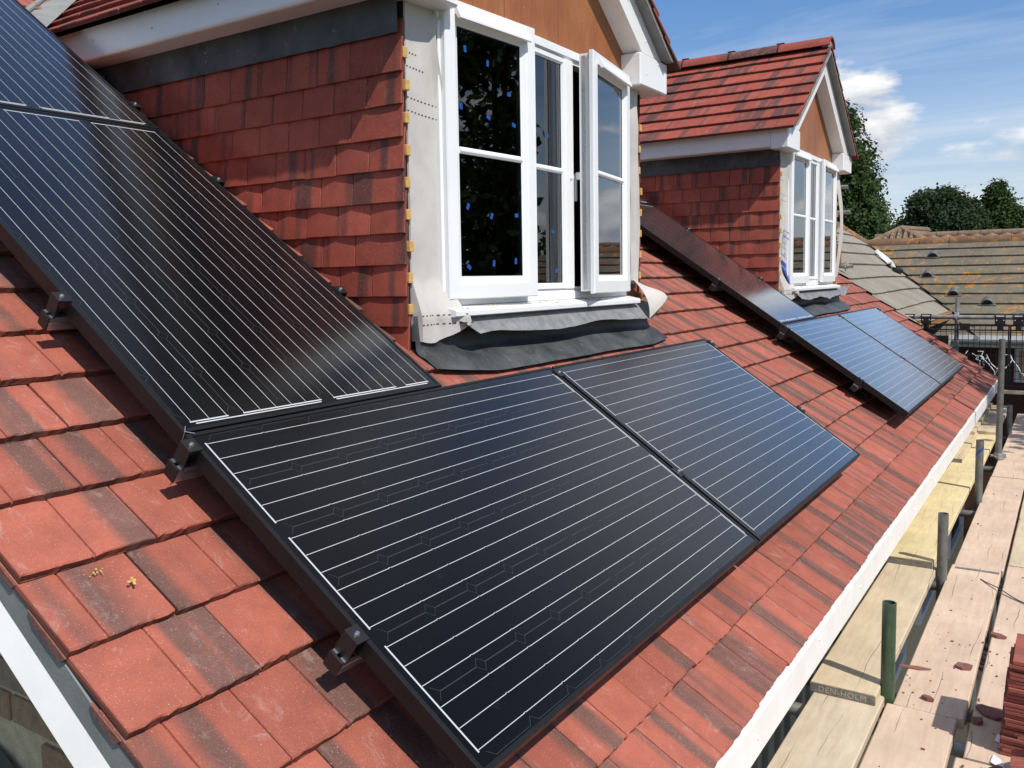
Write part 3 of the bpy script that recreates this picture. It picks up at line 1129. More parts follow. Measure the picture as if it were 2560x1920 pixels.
for gi, d in enumerate((0.0, 4.8404)):
    where = ('near array', 'far array')[gi]
    grp = 'mounting rails under the solar panels'
    for b, nm in ((-0.042, 'upper'), (-0.621, 'lower')):
        rail(d - 0.036, d + 2 * PL + PG + 0.045, b, [(-1, d), (1, d + 2 * PL + PG)], [d + PL + PG / 2],
             f'{nm} mounting rail beneath the two lengthwise panels of the {where}', grp, [d + 0.12 + 0.9 * k for k in range(4)])
    for b, nm in ((0.537, 'lower rail under the lower upright panel'), (1.27, 'upper rail under the lower upright panel'), (1.86, 'lower rail under the top upright panel'), (2.95, 'upper rail under the top upright panel')):
        rail(d - 0.036, d + PW + 0.04, b, [(-1, d), (1, d + PW)], [], f'{nm} of the {where}', grp, [d + 0.12, d + 0.82])
for d, lb in ((0.0, 'short grey cable tie end poking out at the corner where two near panels meet'), (4.8404, 'short grey cable tie end where the far upright and lengthwise panels meet')):
    cb = MB()
    cb.tube([RF(d + 0.004, 0.012, 0.012), RF(d + 0.001, 0.004, 0.003), RF(d - 0.004, -0.004, -0.02), RF(d - 0.012, -0.014, -0.05)], 0.0012, 6)
    cb.tube([RF(d + 0.001, 0.004, 0.003), RF(d + 0.022, -0.006, 0.002)], 0.0012, 6)
    tag(cb.build('cable_tie', M_STEEL), lb, 'cable tie')

# ------------------------------------------------------------------ dormers
def dormer(y0, near, label):
    Y = lambda y: y + y0
    t = thing('dormer', (-1.2, Y(DYC), 0.0), label, 'dormer', 'gabled dormers on the red roof')
    # --- cheeks (side walls) with hung tiles
    for side in (-1, 1):
        yf = DY0 if side < 0 else DY1                         # outer face of the tiles
        s = -side                                             # +1 : inwards is +Y
        cb = MB()
        yi = yf + s * 0.034
        x_at = lambda z: -(z / math.tan(TH)) + (TC - 0.05) * (math.sin(TH) + math.cos(TH) / math.tan(TH))
        pts = [(-0.376, Y(yi), -0.02), (-0.376, Y(yi), 1.42), (x_at(1.42) - 0.1, Y(yi), 1.42), (x_at(-0.02) - 0.1, Y(yi), -0.02)]
        cb.prism(pts, (0, s * 0.06, 0))
        cheek = cb.build('cheek', M_FELT, t)
        ex, ez = Vector((1, 0, 0)), Vector((0, -1, 0))
        m3 = Matrix((ex, Vector((0, 0, 1)), ez)).transposed()
        if side > 0:
            m3 = Matrix((Vector((-1, 0, 0)), Vector((0, 0, 1)), Vector((0, 1, 0)))).transposed()
        for r in range(-2, 9):
            z = 0.1640 + 0.1144 * r
            xr = -0.366 + rng.uniform(-0.002, 0.002)
            wide = (r % 2 == 0)
            widths = [0.2475 if wide else 0.165] + [0.165] * 14
            n = 0
            for wd in widths:
                xl = xr - wd
                zr = z
                xm = x_at(zr + 0.125) - 0.02
                lo, hi = max(xl, xm - 0.0), xr
                xr = xl
                n += 1
                if side > 0 and n > 2:
                    break
                if hi - lo < 0.01:
                    break
                top = 1.30 - z
                if top < 0.05:
                    break
                length = min(0.185, top)
                dmb, me = tile_mesh('hang%d' % int(length * 1000), M_HANG, 0.0012, hi - lo - 0.0012, length, 0.0115, 0.100, camber=0.0036, seed=rng.randrange(4), rough=0.0008)
                org = Vector((lo, Y(yf), z + rng.gauss(0, 0.0010))) if side < 0 else Vector((hi, Y(yf), z + rng.gauss(0, 0.0010)))
                put_tile(me, cheek, org, jitter(m3, 0.8))
        # lead strip above the hung tiles
        lb = MB()
        lb.grid(lambda u, v: (-0.372 - 2.3 * u, Y(yf - s * (0.004 + 0.002 * noise.noise((u * 30, v * 3, y0)))) , 1.2135 + 0.004 * noise.noise((u * 40, 3, y0)) + 0.145 * v), 60, 4)
        lb.build('lead_flashing', M_LEAD, t, smooth=True)
        # ends of the tile battens
        for r in range(0, 11):
            z = 0.1640 + 0.1144 * r + 0.066
            if z > 1.18 or z < 0.2:
                continue
            bb = MB()
            q = rng.uniform(-0.006, 0.006)
            bb.box((-0.6, min(Y(yf + s * 0.011), Y(yf + s * 0.034)), z - 0.018), (-0.357 + q, max(Y(yf + s * 0.011), Y(yf + s * 0.034)), z + 0.020), ch=0.0015)
            bb.build('batten_end', M_BATTEN, t)
    # --- front wall: plywood behind everything
    pb = MB()
    zt = lambda y: D_APEX - abs(y - DYC) * TP - 0.10
    pts = [(-0.375, Y(y), z) for y, z in ((1.31, 0.11), (1.31, zt(1.31)), (DYC, zt(DYC)), (3.27, zt(3.27)), (3.27, 0.11))]
    ply = MB()
    # gable sheet in three boards with open joints
    for ya, yb in ((1.31, 1.96), (1.963, 2.42), (2.423, 3.27)):
        ys = [ya] + ([DYC] if ya < DYC < yb else []) + [yb]
        ply.prism([(-0.375, Y(ya), 1.396)] + [(-0.375, Y(y), zt(y)) for y in ys] + [(-0.375, Y(yb), 1.396)], (-0.018, 0, 0))
    for ya, yb in ((1.31, 1.455), (3.092, 3.29)):
        ply.box((-0.393, Y(ya), 0.12), (-0.375, Y(yb), 1.395))
    ply.build('plywood_gable', M_PLY, t)
    sc = MB()
    for k in range(16):
        y = rng.uniform(1.6, 3.0)
        z = rng.uniform(1.42, zt(y) - 0.15)
        sc.tube([(-0.3752, Y(y), z), (-0.3738, Y(y), z)], 0.0032, 8)
    tag(sc.build('screw_head', M_STEEL, t), kind='stuff')
    # --- dark room behind the window
    rb = MB()
    x0, x1, ya, yb, za, zb = -2.1, -0.46, Y(1.34), Y(3.24), 0.19, 1.41
    rb.poly([(x0, ya, za), (x0, yb, za), (x0, yb, zb), (x0, ya, zb)])
    rb.poly([(x0, ya, za), (x1, ya, za), (x1, yb, za), (x0, yb, za)])
    rb.poly([(x0, ya, zb), (x0, yb, zb), (x1, yb, zb), (x1, ya, zb)])
    rb.poly([(x0, ya, za), (x0, ya, zb), (x1, ya, zb), (x1, ya, za)])
    rb.poly([(x0, yb, za), (x1, yb, za), (x1, yb, zb), (x0, yb, zb)])
    for yy in (1.55, 1.95, 2.75, 3.05):
        rb.box((-1.9, Y(yy), za), (-1.8, Y(yy + 0.05), zb))
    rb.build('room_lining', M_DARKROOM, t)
    # --- window
    wm = MB()
    FX = -0.345
    ff = lambda y, d, z: (FX + d, Y(y), z)
    wm.ring(ff, 1.45, 3.09, 0.236, 1.395, [(0.0, -0.07), (0.0, -0.003), (0.003, 0.0), (0.036, 0.0), (0.044, -0.012), (0.058, -0.012), (0.058, -0.07)])
    for ya, yb in ((2.020, 2.088), (2.435, 2.508)):
        wm.box((FX - 0.07, Y(ya), 0.285), (FX - 0.0005, Y(yb), 1.347), ch=0.003)
    wm.ring(ff, 2.083, 2.440, 0.288, 1.344, [(0.0, -0.004), (0.018, -0.004), (0.026, -0.014), (0.026, -0.05)])
    win = wm.build('window', M_UPVC, t)
    rv = MB()
    for xs_, (ya, yb) in ((0.0, (1.445, 1.475)), (0.0, (2.030, 2.080)), (0.0, (2.445, 2.500)), (0.0, (3.065, 3.095))):
        rv.box((-0.53, Y(ya), 0.25), (FX - 0.071, Y(yb), 1.39), ch=0.004)
    rv.box((-0.53, Y(1.476), 0.235), (FX - 0.071, Y(3.064), 0.262))
    rv.build('reveal', M_UPVC, win)

    def gpane(fn, xa, xb, za, zb, d):
        g = MB()
        g.box((xa, d - 0.004, za), (xb, d, zb), fn=fn)
        g.build('pane', M_GLASS, win)
        k = MB()
        k.ring(fn, xa - 0.004, xb + 0.004, za - 0.004, zb + 0.004, [(0.0, d - 0.02), (0.0, d + 0.0015), (0.006, d + 0.0015), (0.009, d - 0.02)])
        k.build('gasket', M_GASKET, win)
        # the grey spacer and inner frame seen through the glass
        k = MB()
        k.ring(fn, xa - 0.002, xb + 0.002, za, zb, [(0.003, d - 0.018), (0.003, d - 0.024), (0.014, d - 0.024), (0.014, d - 0.03)])
        k.build('spacer_bar', M_RAILM, win)

    def bar(fn, xa, xb, z, d):
        g = MB()
        g.prism([fn(xa, d + 0.0, z - 0.0125), fn(xa, d + 0.006, z - 0.0125), fn(xa, d + 0.011, z - 0.004), fn(xa, d + 0.011, z + 0.004), fn(xa, d + 0.006, z + 0.0125), fn(xa, d, z + 0.0125)], Vector(fn(xb, d, z)) - Vector(fn(xa, d, z)))
        g.build('glazing_bar', M_UPVC, win)

    def sash(hinge_y, sgn, width, ang, za, zb, handle):
        ca, sa = math.cos(ang), math.sin(ang)

        def fn(x, d, z):
            # x from the hinge, d outwards
            return (FX + 0.002 + x * sa + d * ca, Y(hinge_y + sgn * (x * ca - d * sa)), z)
        sm = MB()
        sm.ring(fn, 0.0, width, za, zb, [(0.085, -0.052), (0.0, -0.052), (0.0, -0.002), (-0.012, 0.0), (-0.012, 0.017), (-0.008, 0.022), (0.046, 0.022), (0.054, 0.018), (0.070, 0.004), (0.077, 0.004), (0.077, -0.068)])
        sm.build('sash', M_UPVC, win)
        gpane(fn, 0.077, width - 0.077, za + 0.077, zb - 0.077, 0.002)
        bar(fn, 0.077, width - 0.077, 0.832, 0.0025)
        vm_ = MB()
        xa, xb = 0.045, width - 0.05
        pr = [(0.0225, zb - 0.012), (0.030, zb - 0.014), (0.050, zb - 0.052), (0.050, zb - 0.060), (0.040, zb - 0.062), (0.028, zb - 0.044), (0.0225, zb - 0.044)]
        vm_.prism([fn(xa, d, z) for d, z in pr], Vector(fn(xb, 0, 0)) - Vector(fn(xa, 0, 0)))
        vm_.build('vent_hood', M_UPVC, win)
        if ang > 0.1 or not near:
            sp = MB()
            sp.box((width + 0.0002, -0.040, za + 0.01), (width + 0.0028, -0.022, zb - 0.01), fn=fn)
            sp.build('lock_strip', M_STEEL, win)
            sp = MB()
            sp.box((width - 0.002, -0.0010, za + 0.004), (width + 0.0115, 0.0010, zb - 0.004), fn=fn)
            sp.build('gasket', M_GASKET, win)
        if handle:
            hb = MB()
            hb.box((width - 0.050, -0.085, 0.80), (width - 0.030, -0.054, 0.835), fn=fn, ch=0.003)
            hb.box((width - 0.058, -0.10, 0.70), (width - 0.038, -0.086, 0.83), fn=fn, ch=0.003)
            hb.tube([fn(width - 0.04, -0.10, 0.815), fn(width + 0.018, -0.10, 0.80)], 0.011, 10)
            hb.build('handle', M_UPVC, win)
        return fn
    a1, a3 = (R(4.4), R(8.8)) if near else (R(0.6), R(1.8))
    f1 = sash(1.478, 1, 0.560, a1, 0.272, 1.372, False)
    f3 = sash(3.080, -1, 0.585, a3, 0.272, 1.372, True)
    gpane(ff, 2.109, 2.414, 0.314, 1.318, -0.018)
    bar(ff, 2.109, 2.414, 0.832, -0.0175)
    if near:
        spots = [(f1, 0.05, 1.22, .15), (f1, 0.19, 1.19, -.1), (f1, 0.33, 1.09, .02), (f1, 0.19, 0.98, -.35), (f1, 0.36, 0.97, -.25), (f1, 0.02, 1.0, 0), (f1, 0.05, 0.62, -.4),
                 (f1, 0.20, 0.59, -.4), (f1, 0.37, 0.60, 0), (f1, 0.36, 0.41, -.2), (f1, 0.21, 0.40, -.1), (f1, 0.05, 0.385, -.6),
                 (ff, 2.17, 1.19, .1), (ff, 2.29, 0.98, .1), (ff, 2.33, 0.55, -.2), (ff, 2.18, 0.55, -.3), (ff, 2.36, 0.37, 0)]
        for fn, x, z, rot in spots:
            if fn is f1:
                x += 0.077
                d = 0.0026
            else:
                d = -0.0176
            g = MB()
            c_, s_ = math.cos(rot), math.sin(rot)
            cs = [(-0.0125, -0.008), (0.0125, -0.008), (0.0125, 0.008), (-0.0125, 0.008)]
            if rng.random() < 0.5:
                cs = [(b, a) for a, b in cs]
            g.poly([fn(x + p * c_ - q * s_, d, z + p * s_ + q * c_) for p, q in cs])
            g.build('tape', M_TAPE, win)
    # --- sill
    sb = MB()
    sb.prism([(-0.40, Y(1.440), 0.195), (-0.288, Y(1.440), 0.195), (-0.280, Y(1.440), 0.199), (-0.280, Y(1.440), 0.216), (-0.284, Y(1.440), 0.221), (-0.344, Y(1.440), 0.2345), (-0.40, Y(1.440), 0.2345)], (0, 1.685, 0))
    sill = sb.build('sill', M_UPVC, t)
    cr = MB()
    for k in range(26):
        y = rng.uniform(1.5, 3.05)
        x = rng.uniform(-0.335, -0.29)
        r = rng.uniform(0.0015, 0.0055) * (2.0 if k == 0 else 1)
        z = 0.221 + (-0.284 - x) * 0.225
        cr.box((x - r, Y(y - r * 1.6), z), (x + r, Y(y + r), z + r * 0.8), ch=r * 0.3)
    tag(cr.build('mortar_crumbs', M_MORTAR, t), kind='stuff')
    # --- lead apron under the sill, curled skirt above it
    ab = MB()
    low = lambda y: 0.148 + 0.006 * noise.noise((y * 2.1, y0, 1)) + 0.055 * max(0, (1.62 - y) / 0.32) ** 1.3 + (0.02 * max(0, (y - 3.1) / 0.2))

    def apron(u, v):
        y = 1.262 + (3.345 - 1.262) * u
        wv = 0.0025 * noise.noise((y * 4, v * 2, y0))
        k = v
        if k < 0.35:
            q = k / 0.35
            return (-0.346 + 0.010 * q + wv, Y(y), 0.205 - 0.120 * q)
        if k < 0.65:
            q = (k - 0.35) / 0.30
            p0, p1, p2 = Vector((-0.336, 0, 0.085)), Vector((-0.330, 0, 0.062)), RF(0, 0.270, -0.1235)
            p = p0 * (1 - q) ** 2 + p1 * 2 * q * (1 - q) + p2 * q * q
            return (p.x + wv, Y(y), p.z)
        q = (k - 0.65) / 0.35
        b = 0.270 + (low(y) - 0.270) * q
        p = RF(0, b, -0.1235 + 0.0015 * noise.noise((y * 7, b * 12, y0)) + 0.001 * q)
        return (p.x, Y(y), p.z)
    ab.grid(apron, 70, 22)
    ab.build('lead_apron', M_LEAD, t, smooth=True)
    kb = MB()

    def skirt(u, v):
        y = 1.475 + (3.39 - 1.475) * u
        wv = noise.noise((y * 3.4, 2.2 + y0, 0.3))
        wv2 = noise.noise((y * 17.0, 5.2 + y0, 0.3))
        lift = max(0.0, (u - 0.90) / 0.10) ** 1.3
        lift0 = max(0.0, (0.045 - u) / 0.045)
        amp2 = 0.010 if not near else 0.0025
        x = -0.322 + (0.060 + 0.014 * wv + amp2 * wv2) * v ** 0.8 + 0.012 * v ** 4 - 0.02 * lift0
        z = 0.1935 - (0.070 + 0.018 * wv + amp2 * wv2) * v * (1 - 0.75 * lift0) + 0.10 * lift * v + 0.012 * lift
        return (x, Y(y), z)
    kb.grid(skirt, 90, 10)
    kb.build('lead_skirt', M_LEADLIGHT, t, smooth=True)
    # --- membrane wrapped round the corner, left of the window
    prof = [(0.10, 1.535), (0.17, 1.533), (0.20, 1.517), (0.236, 1.508), (0.30, 1.508), (0.45, 1.500), (0.62, 1.490), (0.85, 1.484), (1.00, 1.476), (1.08, 1.462), (1.16, 1.444), (1.23, 1.432), (1.28, 1.440), (1.31, 1.462), (1.34, 1.49)]

    def edge(z):
        if z <= prof[0][0]:
            return prof[0][1]
        for (za, ya), (zb, yb) in zip(prof, prof[1:]):
            if z <= zb:
                return ya + (yb - ya) * (z - za) / (zb - za)
        return prof[-1][1]
    mbm = MB()

    def memb(u, v):
        q = max(0.0, (u - 0.2) / 0.8)
        zb_ = 0.112 - 0.010 * math.sin(math.pi * min(1.0, q * 1.8)) + 0.058 * q ** 3.0
        z = zb_ + (1.335 - zb_) * v
        low_ = max(0.0, min(1.0, (0.34 - z) / 0.14))
        if u < 0.2:
            return (-0.50 + 0.128 * u / 0.2 + 0.030 * low_ * (u / 0.2), Y(1.2875 - 0.002 * noise.noise((z * 5, u, y0))), z)
        ye = edge(z) + (0.0 if near else 0.010 * math.sin(z * 6))
        y = 1.2885 + (ye - 1.2885) * q
        crease = 0.012 * math.exp(-((q - 0.28 - 0.9 * (0.30 - z)) / 0.10) ** 2) * low_
        x = -0.370 + 0.007 * noise.noise((y * 9, z * 4.5, y0 + 3)) + 0.042 * low_ + 0.045 * low_ * low_ * q ** 2 + 0.010 * q * q - crease
        if z > 0.236:
            x = max(x, -0.3705 + 0.03 * max(0, (q - 0.80) / 0.20))    # laps on to the window frame
        return (x, Y(y), z)
    mbm.grid(memb, 44, 90)
    mem = mbm.build('membrane', M_MEMB, t, smooth=True)
    ib = MB()
    for zz_, ye, n0 in ((1.155, 0.36, 0), (1.105, 0.56, 0), (0.995, 0.98, 0), (0.948, 0.98, 0), (0.205, 0.98, 1), (0.172, 0.98, 1)):
        u = 0.21
        while u < 0.2 + 0.8 * ye:
            def at_(u_, z_):
                b_ = memb(u_, 0.0)[2]
                return memb(u_, (z_ - b_) / (1.335 - b_))
            p0 = at_(u, zz_ - (u - 0.2) * (0.02 if n0 == 0 else 0.0))
            p1 = at_(u + 0.036, zz_ - (u - 0.164) * (0.02 if n0 == 0 else 0.0))
            o = Vector((0.0012, 0, 0))
            h = Vector((0, 0, 0.0022))
            p0, p1 = Vector(p0) + o, Vector(p1) + o
            ib.poly([p0 - h, p1 - h, p1 + h, p0 + h])
            u += 0.078 * rng.uniform(0.9, 1.12)
    tag(ib.build('printed_dashes', M_INK, mem), kind='stuff')
    if not near:
        # torn print: boxed lines of lettering and a blue emblem, running under the window edge
        ib = MB()

        def q_(y, z, dx=0.004):
            yy = (y - 1.2885) / max(0.02, edge(z) + 0.010 * math.sin(z * 6) - 1.2885)
            u_ = 0.2 + 0.8 * min(0.98, max(0.02, yy))
            b_ = memb(u_, 0.0)[2]
            p = Vector(memb(u_, (z - b_) / (1.335 - b_)))
            return p + Vector((dx, 0, 0))

        def seg(ya, za, yb, zb, h=0.003):
            ib.poly([q_(ya, za - h), q_(yb, zb - h), q_(yb, zb + h), q_(ya, za + h)])
        seg(1.372, 0.700, 1.48, 0.672)
        seg(1.357, 0.655, 1.48, 0.622)
        seg(1.330, 0.510, 1.48, 0.458)
        for ya, za, yb, zb in ((1.372, 0.700, 1.330, 0.510),):
            ib.poly([q_(ya - .003, za), q_(ya + .003, za), q_(yb + .003, zb), q_(yb - .003, zb)])
        for ya, zc, n_ in ((1.385, 0.655, 4), (1.372, 0.60, 6), (1.372, 0.56, 6), (1.40, 0.512, 5)):
            for j in range(n_):
                y = ya + 0.016 * j
                if y > 1.47:
                    break
                zc_ = zc - 0.25 * (y - ya)
                ib.poly([q_(y, zc_ - .011), q_(y + .004, zc_ - .011), q_(y + .006, zc_ + .011), q_(y + .002, zc_ + .011)])
                ib.poly([q_(y + .004, zc_ + .002), q_(y + .011, zc_ - .001), q_(y + .011, zc_ + .004), q_(y + .004, zc_ + .007)])
        ib.build('printed_lettering', M_BLUEPRINT, mem)
        ib = MB()
        ib.poly([q_(1.318, 0.47), q_(1.335, 0.425), q_(1.47, 0.375), q_(1.47, 0.418)])
        ib.poly([q_(1.342, 0.413), q_(1.44, 0.25), q_(1.465, 0.27), q_(1.47, 0.365)])
        ib.build('printed_emblem', M_BLUEPRINT, mem)
    # right-hand strip of membrane, torn loose at the foot
    mr = MB()
    lean = 0.0 if near else 0.05

    def memr(u, v):
        z = 0.30 + (1.34 - 0.30) * v
        yl = 3.148 + 0.028 * math.sin(v * 3.4 + 0.4)
        yr = 3.272 + 0.010 * math.sin(v * 5)
        y = yl + (yr - yl) * u
        x = -0.358 + 0.020 * math.sin(u * 3.1) + 0.012 * noise.noise((u * 3, z * 4, y0 + 9)) + lean * math.sin(v * 3.14)
        return (x, Y(y), z)
    mr.grid(memr, 10, 40)
    mr.build('membrane', M_MEMB, t, smooth=True)
    if near:
        fl = MB()

        def flap(u, v):
            p00, p01 = Vector((-0.345, 3.150, 0.335)), Vector((-0.345, 3.292, 0.290))
            p10, p11 = Vector((-0.235, 3.140, 0.115)), Vector((-0.215, 3.335, 0.222))
            p = (p00 * (1 - u) + p01 * u) * (1 - v) + (p10 * (1 - u) + p11 * u) * v
            p += Vector((0.035, 0.0, 0.0)) * math.sin(v * 3.1) + Vector((0.02, 0, 0.012)) * math.sin(u * 3.1) * v
            return (p.x, Y(p.y), p.z)
        fl.grid(flap, 12, 16)
        fl.build('membrane', M_MEMB, t, smooth=True)
    # --- white fascias, boxed ends, bargeboards
    for side in (-1, 1):
        q = lambda y: Y(DYC + side * (DYC - y)) if side > 0 else Y(y)
        yo = q(1.13)
        fb = MB()
        pts = [(1.142, 1.482), (1.13, 1.482), (1.13, 1.358), (1.1335, 1.350), (1.140, 1.346), (1.262, 1.346), (1.262, 1.352), (1.142, 1.352)]
        fb.prism([(-0.405, q(y), z) for y, z in pts], (-2.4, 0, 0))
        fc = fb.build('fascia', M_UPVC2, t)
        for k in range(5):
            nb = MB()
            x = -0.75 - 0.42 * k
            nb.tube([(x, q(1.1301), 1.405 + 0.02 * (k % 2)), (x, q(1.1280), 1.405 + 0.02 * (k % 2))], 0.0045, 8)
            nb.build('nail_head', M_GREYWALL, fc)
        eb = MB()
        ya, yb = sorted((q(1.124), q(1.478)))
        eb.box((-0.41, ya, 1.331), (-0.265, yb, 1.4995), ch=0.0)
        eb2 = MB()
        eb2.box((-0.408, ya, 1.331), (-0.265, yb, 1.4995), ch=0.007)
        bx = eb2.build('fascia_box', M_UPVC2, t)
        for zz_, yy in ((1.475, 1.25), (1.40, 1.40)):
            nb = MB()
            nb.tube([(-0.2655, q(yy), zz_), (-0.262, q(yy), zz_)], 0.005, 8)
            nb.build('nail_head', M_UPVC, bx)
        bb = MB()
        pts = [(1.446, 1.5005), (DYC, 1.5005 + (DYC - 1.446) * TP), (DYC, 2.276), (1.2030, 1.5005)]
        bb.prism([(-0.378, q(y), z) for y, z in pts], (0.108, 0, 0))
        br = bb.build('bargeboard', M_UPVC2, t)
        for yy in (1.40, 1.62, 1.95):
            nb = MB()
            zc = 1.5005 + (yy - 1.2395) * TP - 0.05
            nb.tube([(-0.2702, q(yy), zc), (-0.267, q(yy), zc)], 0.005, 8)
            nb.build('nail_head', M_UPVC, br)
        ub = MB()
        pts = [(1.2065, 1.5050), (DYC, 2.2780), (DYC, 2.292), (1.1869, 1.5050)]
        ub.prism([(-0.44, q(y), z) for y, z in pts], (0.228, 0, 0))
        ub.build('undercloak', M_UNDER, t)
        mo = MB()
        pts = [(1.1840, 1.5050), (DYC, 2.2940), (DYC, 2.330), (1.130, 1.5025)]
        mo.prism([(-0.44, q(y), z) for y, z in pts], (0.218, 0, 0))
        mo.build('mortar_bed', M_UNDER, t)
        # --- roof slope and its tiles
        up = Vector((0, -side * math.cos(DPITCH), math.sin(DPITCH)))
        nr = Vector((0, side * math.sin(DPITCH), math.cos(DPITCH)))
        ex = Vector((-side, 0, 0))
        m3 = Matrix((ex, up, nr)).transposed()
        p0 = Vector((0, q(1.055), D_APEX - 1.235 * TP))
        dk = MB()
        pa = p0 + up * 0.08 - nr * 0.07
        pb_ = p0 + up * 1.50 - nr * 0.07
        xm = lambda z: -(z / math.tan(TH)) + (TC - 0.03) * (math.sin(TH) + math.cos(TH) / math.tan(TH))
        dk.prism([(-0.42, pa.y, pa.z), (-0.42, pb_.y, pb_.z), (xm(pb_.z) - 0.15, pb_.y, pb_.z), (xm(pa.z) - 0.15, pa.y, pa.z)], nr * 0.015)
        slope = dk.build('roof_slope', M_FELT, t)
        for k in range(8):
            sl = 0.187 * k
            z = p0.z + up.z * sl
            xe = xm(z + 0.06) - 0.03
            x = -0.208
            first = True
            tl = 0.26 if k < 7 else 0.17
            while x > xe + 0.03:
                wd = 0.225 if (first and k % 2) else 0.30
                first = False
                xl = max(x - wd, xe)
                g_ = 0.15
                dmb, me = tile_mesh('dorm%d' % int(tl * 100), M_TILE2, 0.0016, (x - xl) - 0.0016, tl, 0.021, 0.115, grooves=(g_,) if wd > 0.25 else (0.075,), seed=rng.randrange(4))
                vis = (side < 0) or (x > -0.6)
                if vis:
                    org = Vector((xl if side < 0 else x, p0.y, p0.z)) + up * (sl + rng.gauss(0, 0.0014)) + nr * rng.gauss(0, 0.0008)
                    put_tile(me, slope, org, jitter(m3, 0.8))
                x -= wd
    # ridge tiles: half-round caps with black clips
    xr = -0.205
    k = 0
    while xr > -3.3:
        ln = 0.30 if k < 1 else 0.452
        ln = 0.452
        rb = MB()
        rr_ = 0.118
        n = 12
        ringA, ringB, ringC, ringD = [], [], [], []
        for j in range(n + 1):
            an = R(14) + (math.pi - 2 * R(14)) * j / n
            for lst, xx, r_ in ((ringA, xr, rr_), (ringB, xr - ln + 0.006, rr_), (ringC, xr, rr_ - 0.016), (ringD, xr - ln + 0.006, rr_ - 0.016)):
                lst.append(rb.vert((xx, Y(DYC + math.cos(an) * r_), D_APEX - 0.072 + math.sin(an) * r_), (xx * 0.2 + k, j * 0.01, k)))
        for j in range(n):
            rb.face([ringA[j], ringA[j + 1], ringB[j + 1], ringB[j]])
            rb.face([ringC[j], ringD[j], ringD[j + 1], ringC[j + 1]])
            rb.face([ringA[j], ringC[j], ringC[j + 1], ringA[j + 1]])
            rb.face([ringB[j], ringB[j + 1], ringD[j + 1], ringD[j]])
        rt = rb.build('ridge_tile', M_TILE2, t, smooth=True, attrs=True)
        if k:
            cb = MB()
            for j in range(n):
                an0 = R(16) + (math.pi - 2 * R(16)) * j / n
                an1 = R(16) + (math.pi - 2 * R(16)) * (j + 1) / n
                pts = [(xr + 0.009, an0), (xr - 0.005, an0), (xr - 0.005, an1), (xr + 0.009, an1)]
                cb.poly([(x, Y(DYC + math.cos(a) * (rr_ + 0.0015)), D_APEX - 0.072 + math.sin(a) * (rr_ + 0.0015)) for x, a in pts])
            cb.box((xr - 0.035, Y(DYC - 0.014), D_APEX + 0.052), (xr + 0.035, Y(DYC + 0.014), D_APEX + 0.058))
            cb.box((xr - 0.008, Y(DYC - 0.010), D_APEX + 0.044), (xr + 0.008, Y(DYC + 0.010), D_APEX + 0.054))
            cb.build('ridge_clip', M_BLACKP, rt)
        xr -= ln
        k += 1
    # mortar filling the front end of the ridge
    eb = MB()
    pts = [(-0.222, Y(DYC + math.cos(a) * 0.10), D_APEX - 0.072 + math.sin(a) * 0.10) for a in [R(10) + R(160) * j / 10 for j in range(11)]]
    eb.prism(pts, (-0.05, 0, 0))
    eb.build('mortar_bed', M_UNDER, t)
    # valley trough where the left slope meets the main roof
    vb = MB()
    za, zb = 1.44, 2.33
    pts = []
    for z in (za, zb):
        yv = DYC - (D_APEX - z) / TP
        pts.append(Vector((xm(z) + 0.01, Y(yv), z + 0.010)))
    d_ = pts[1] - pts[0]
    vb.poly([pts[0] + Vector((0.11, 0.0, -0.012)), pts[0] + Vector((-0.10, -0.03, 0.062)), pts[1] + Vector((-0.10, -0.03, 0.062)), pts[1] + Vector((0.11, 0, -0.012))])
    vb.tube([pts[0] + Vector((-0.02, -0.07, 0.03)), pts[1] + Vector((-0.02, -0.07, 0.03))], 0.014, 8)
    vb.build('valley_trough', M_UNDER, t)
    return t


dormer(D1, True, 'near dormer with dark tree-mirroring window, blue tape dots on glass and one casement ajar')
dormer(D2, False, 'far dormer with complete red ridge, blue-mirroring window and printed membrane strip')
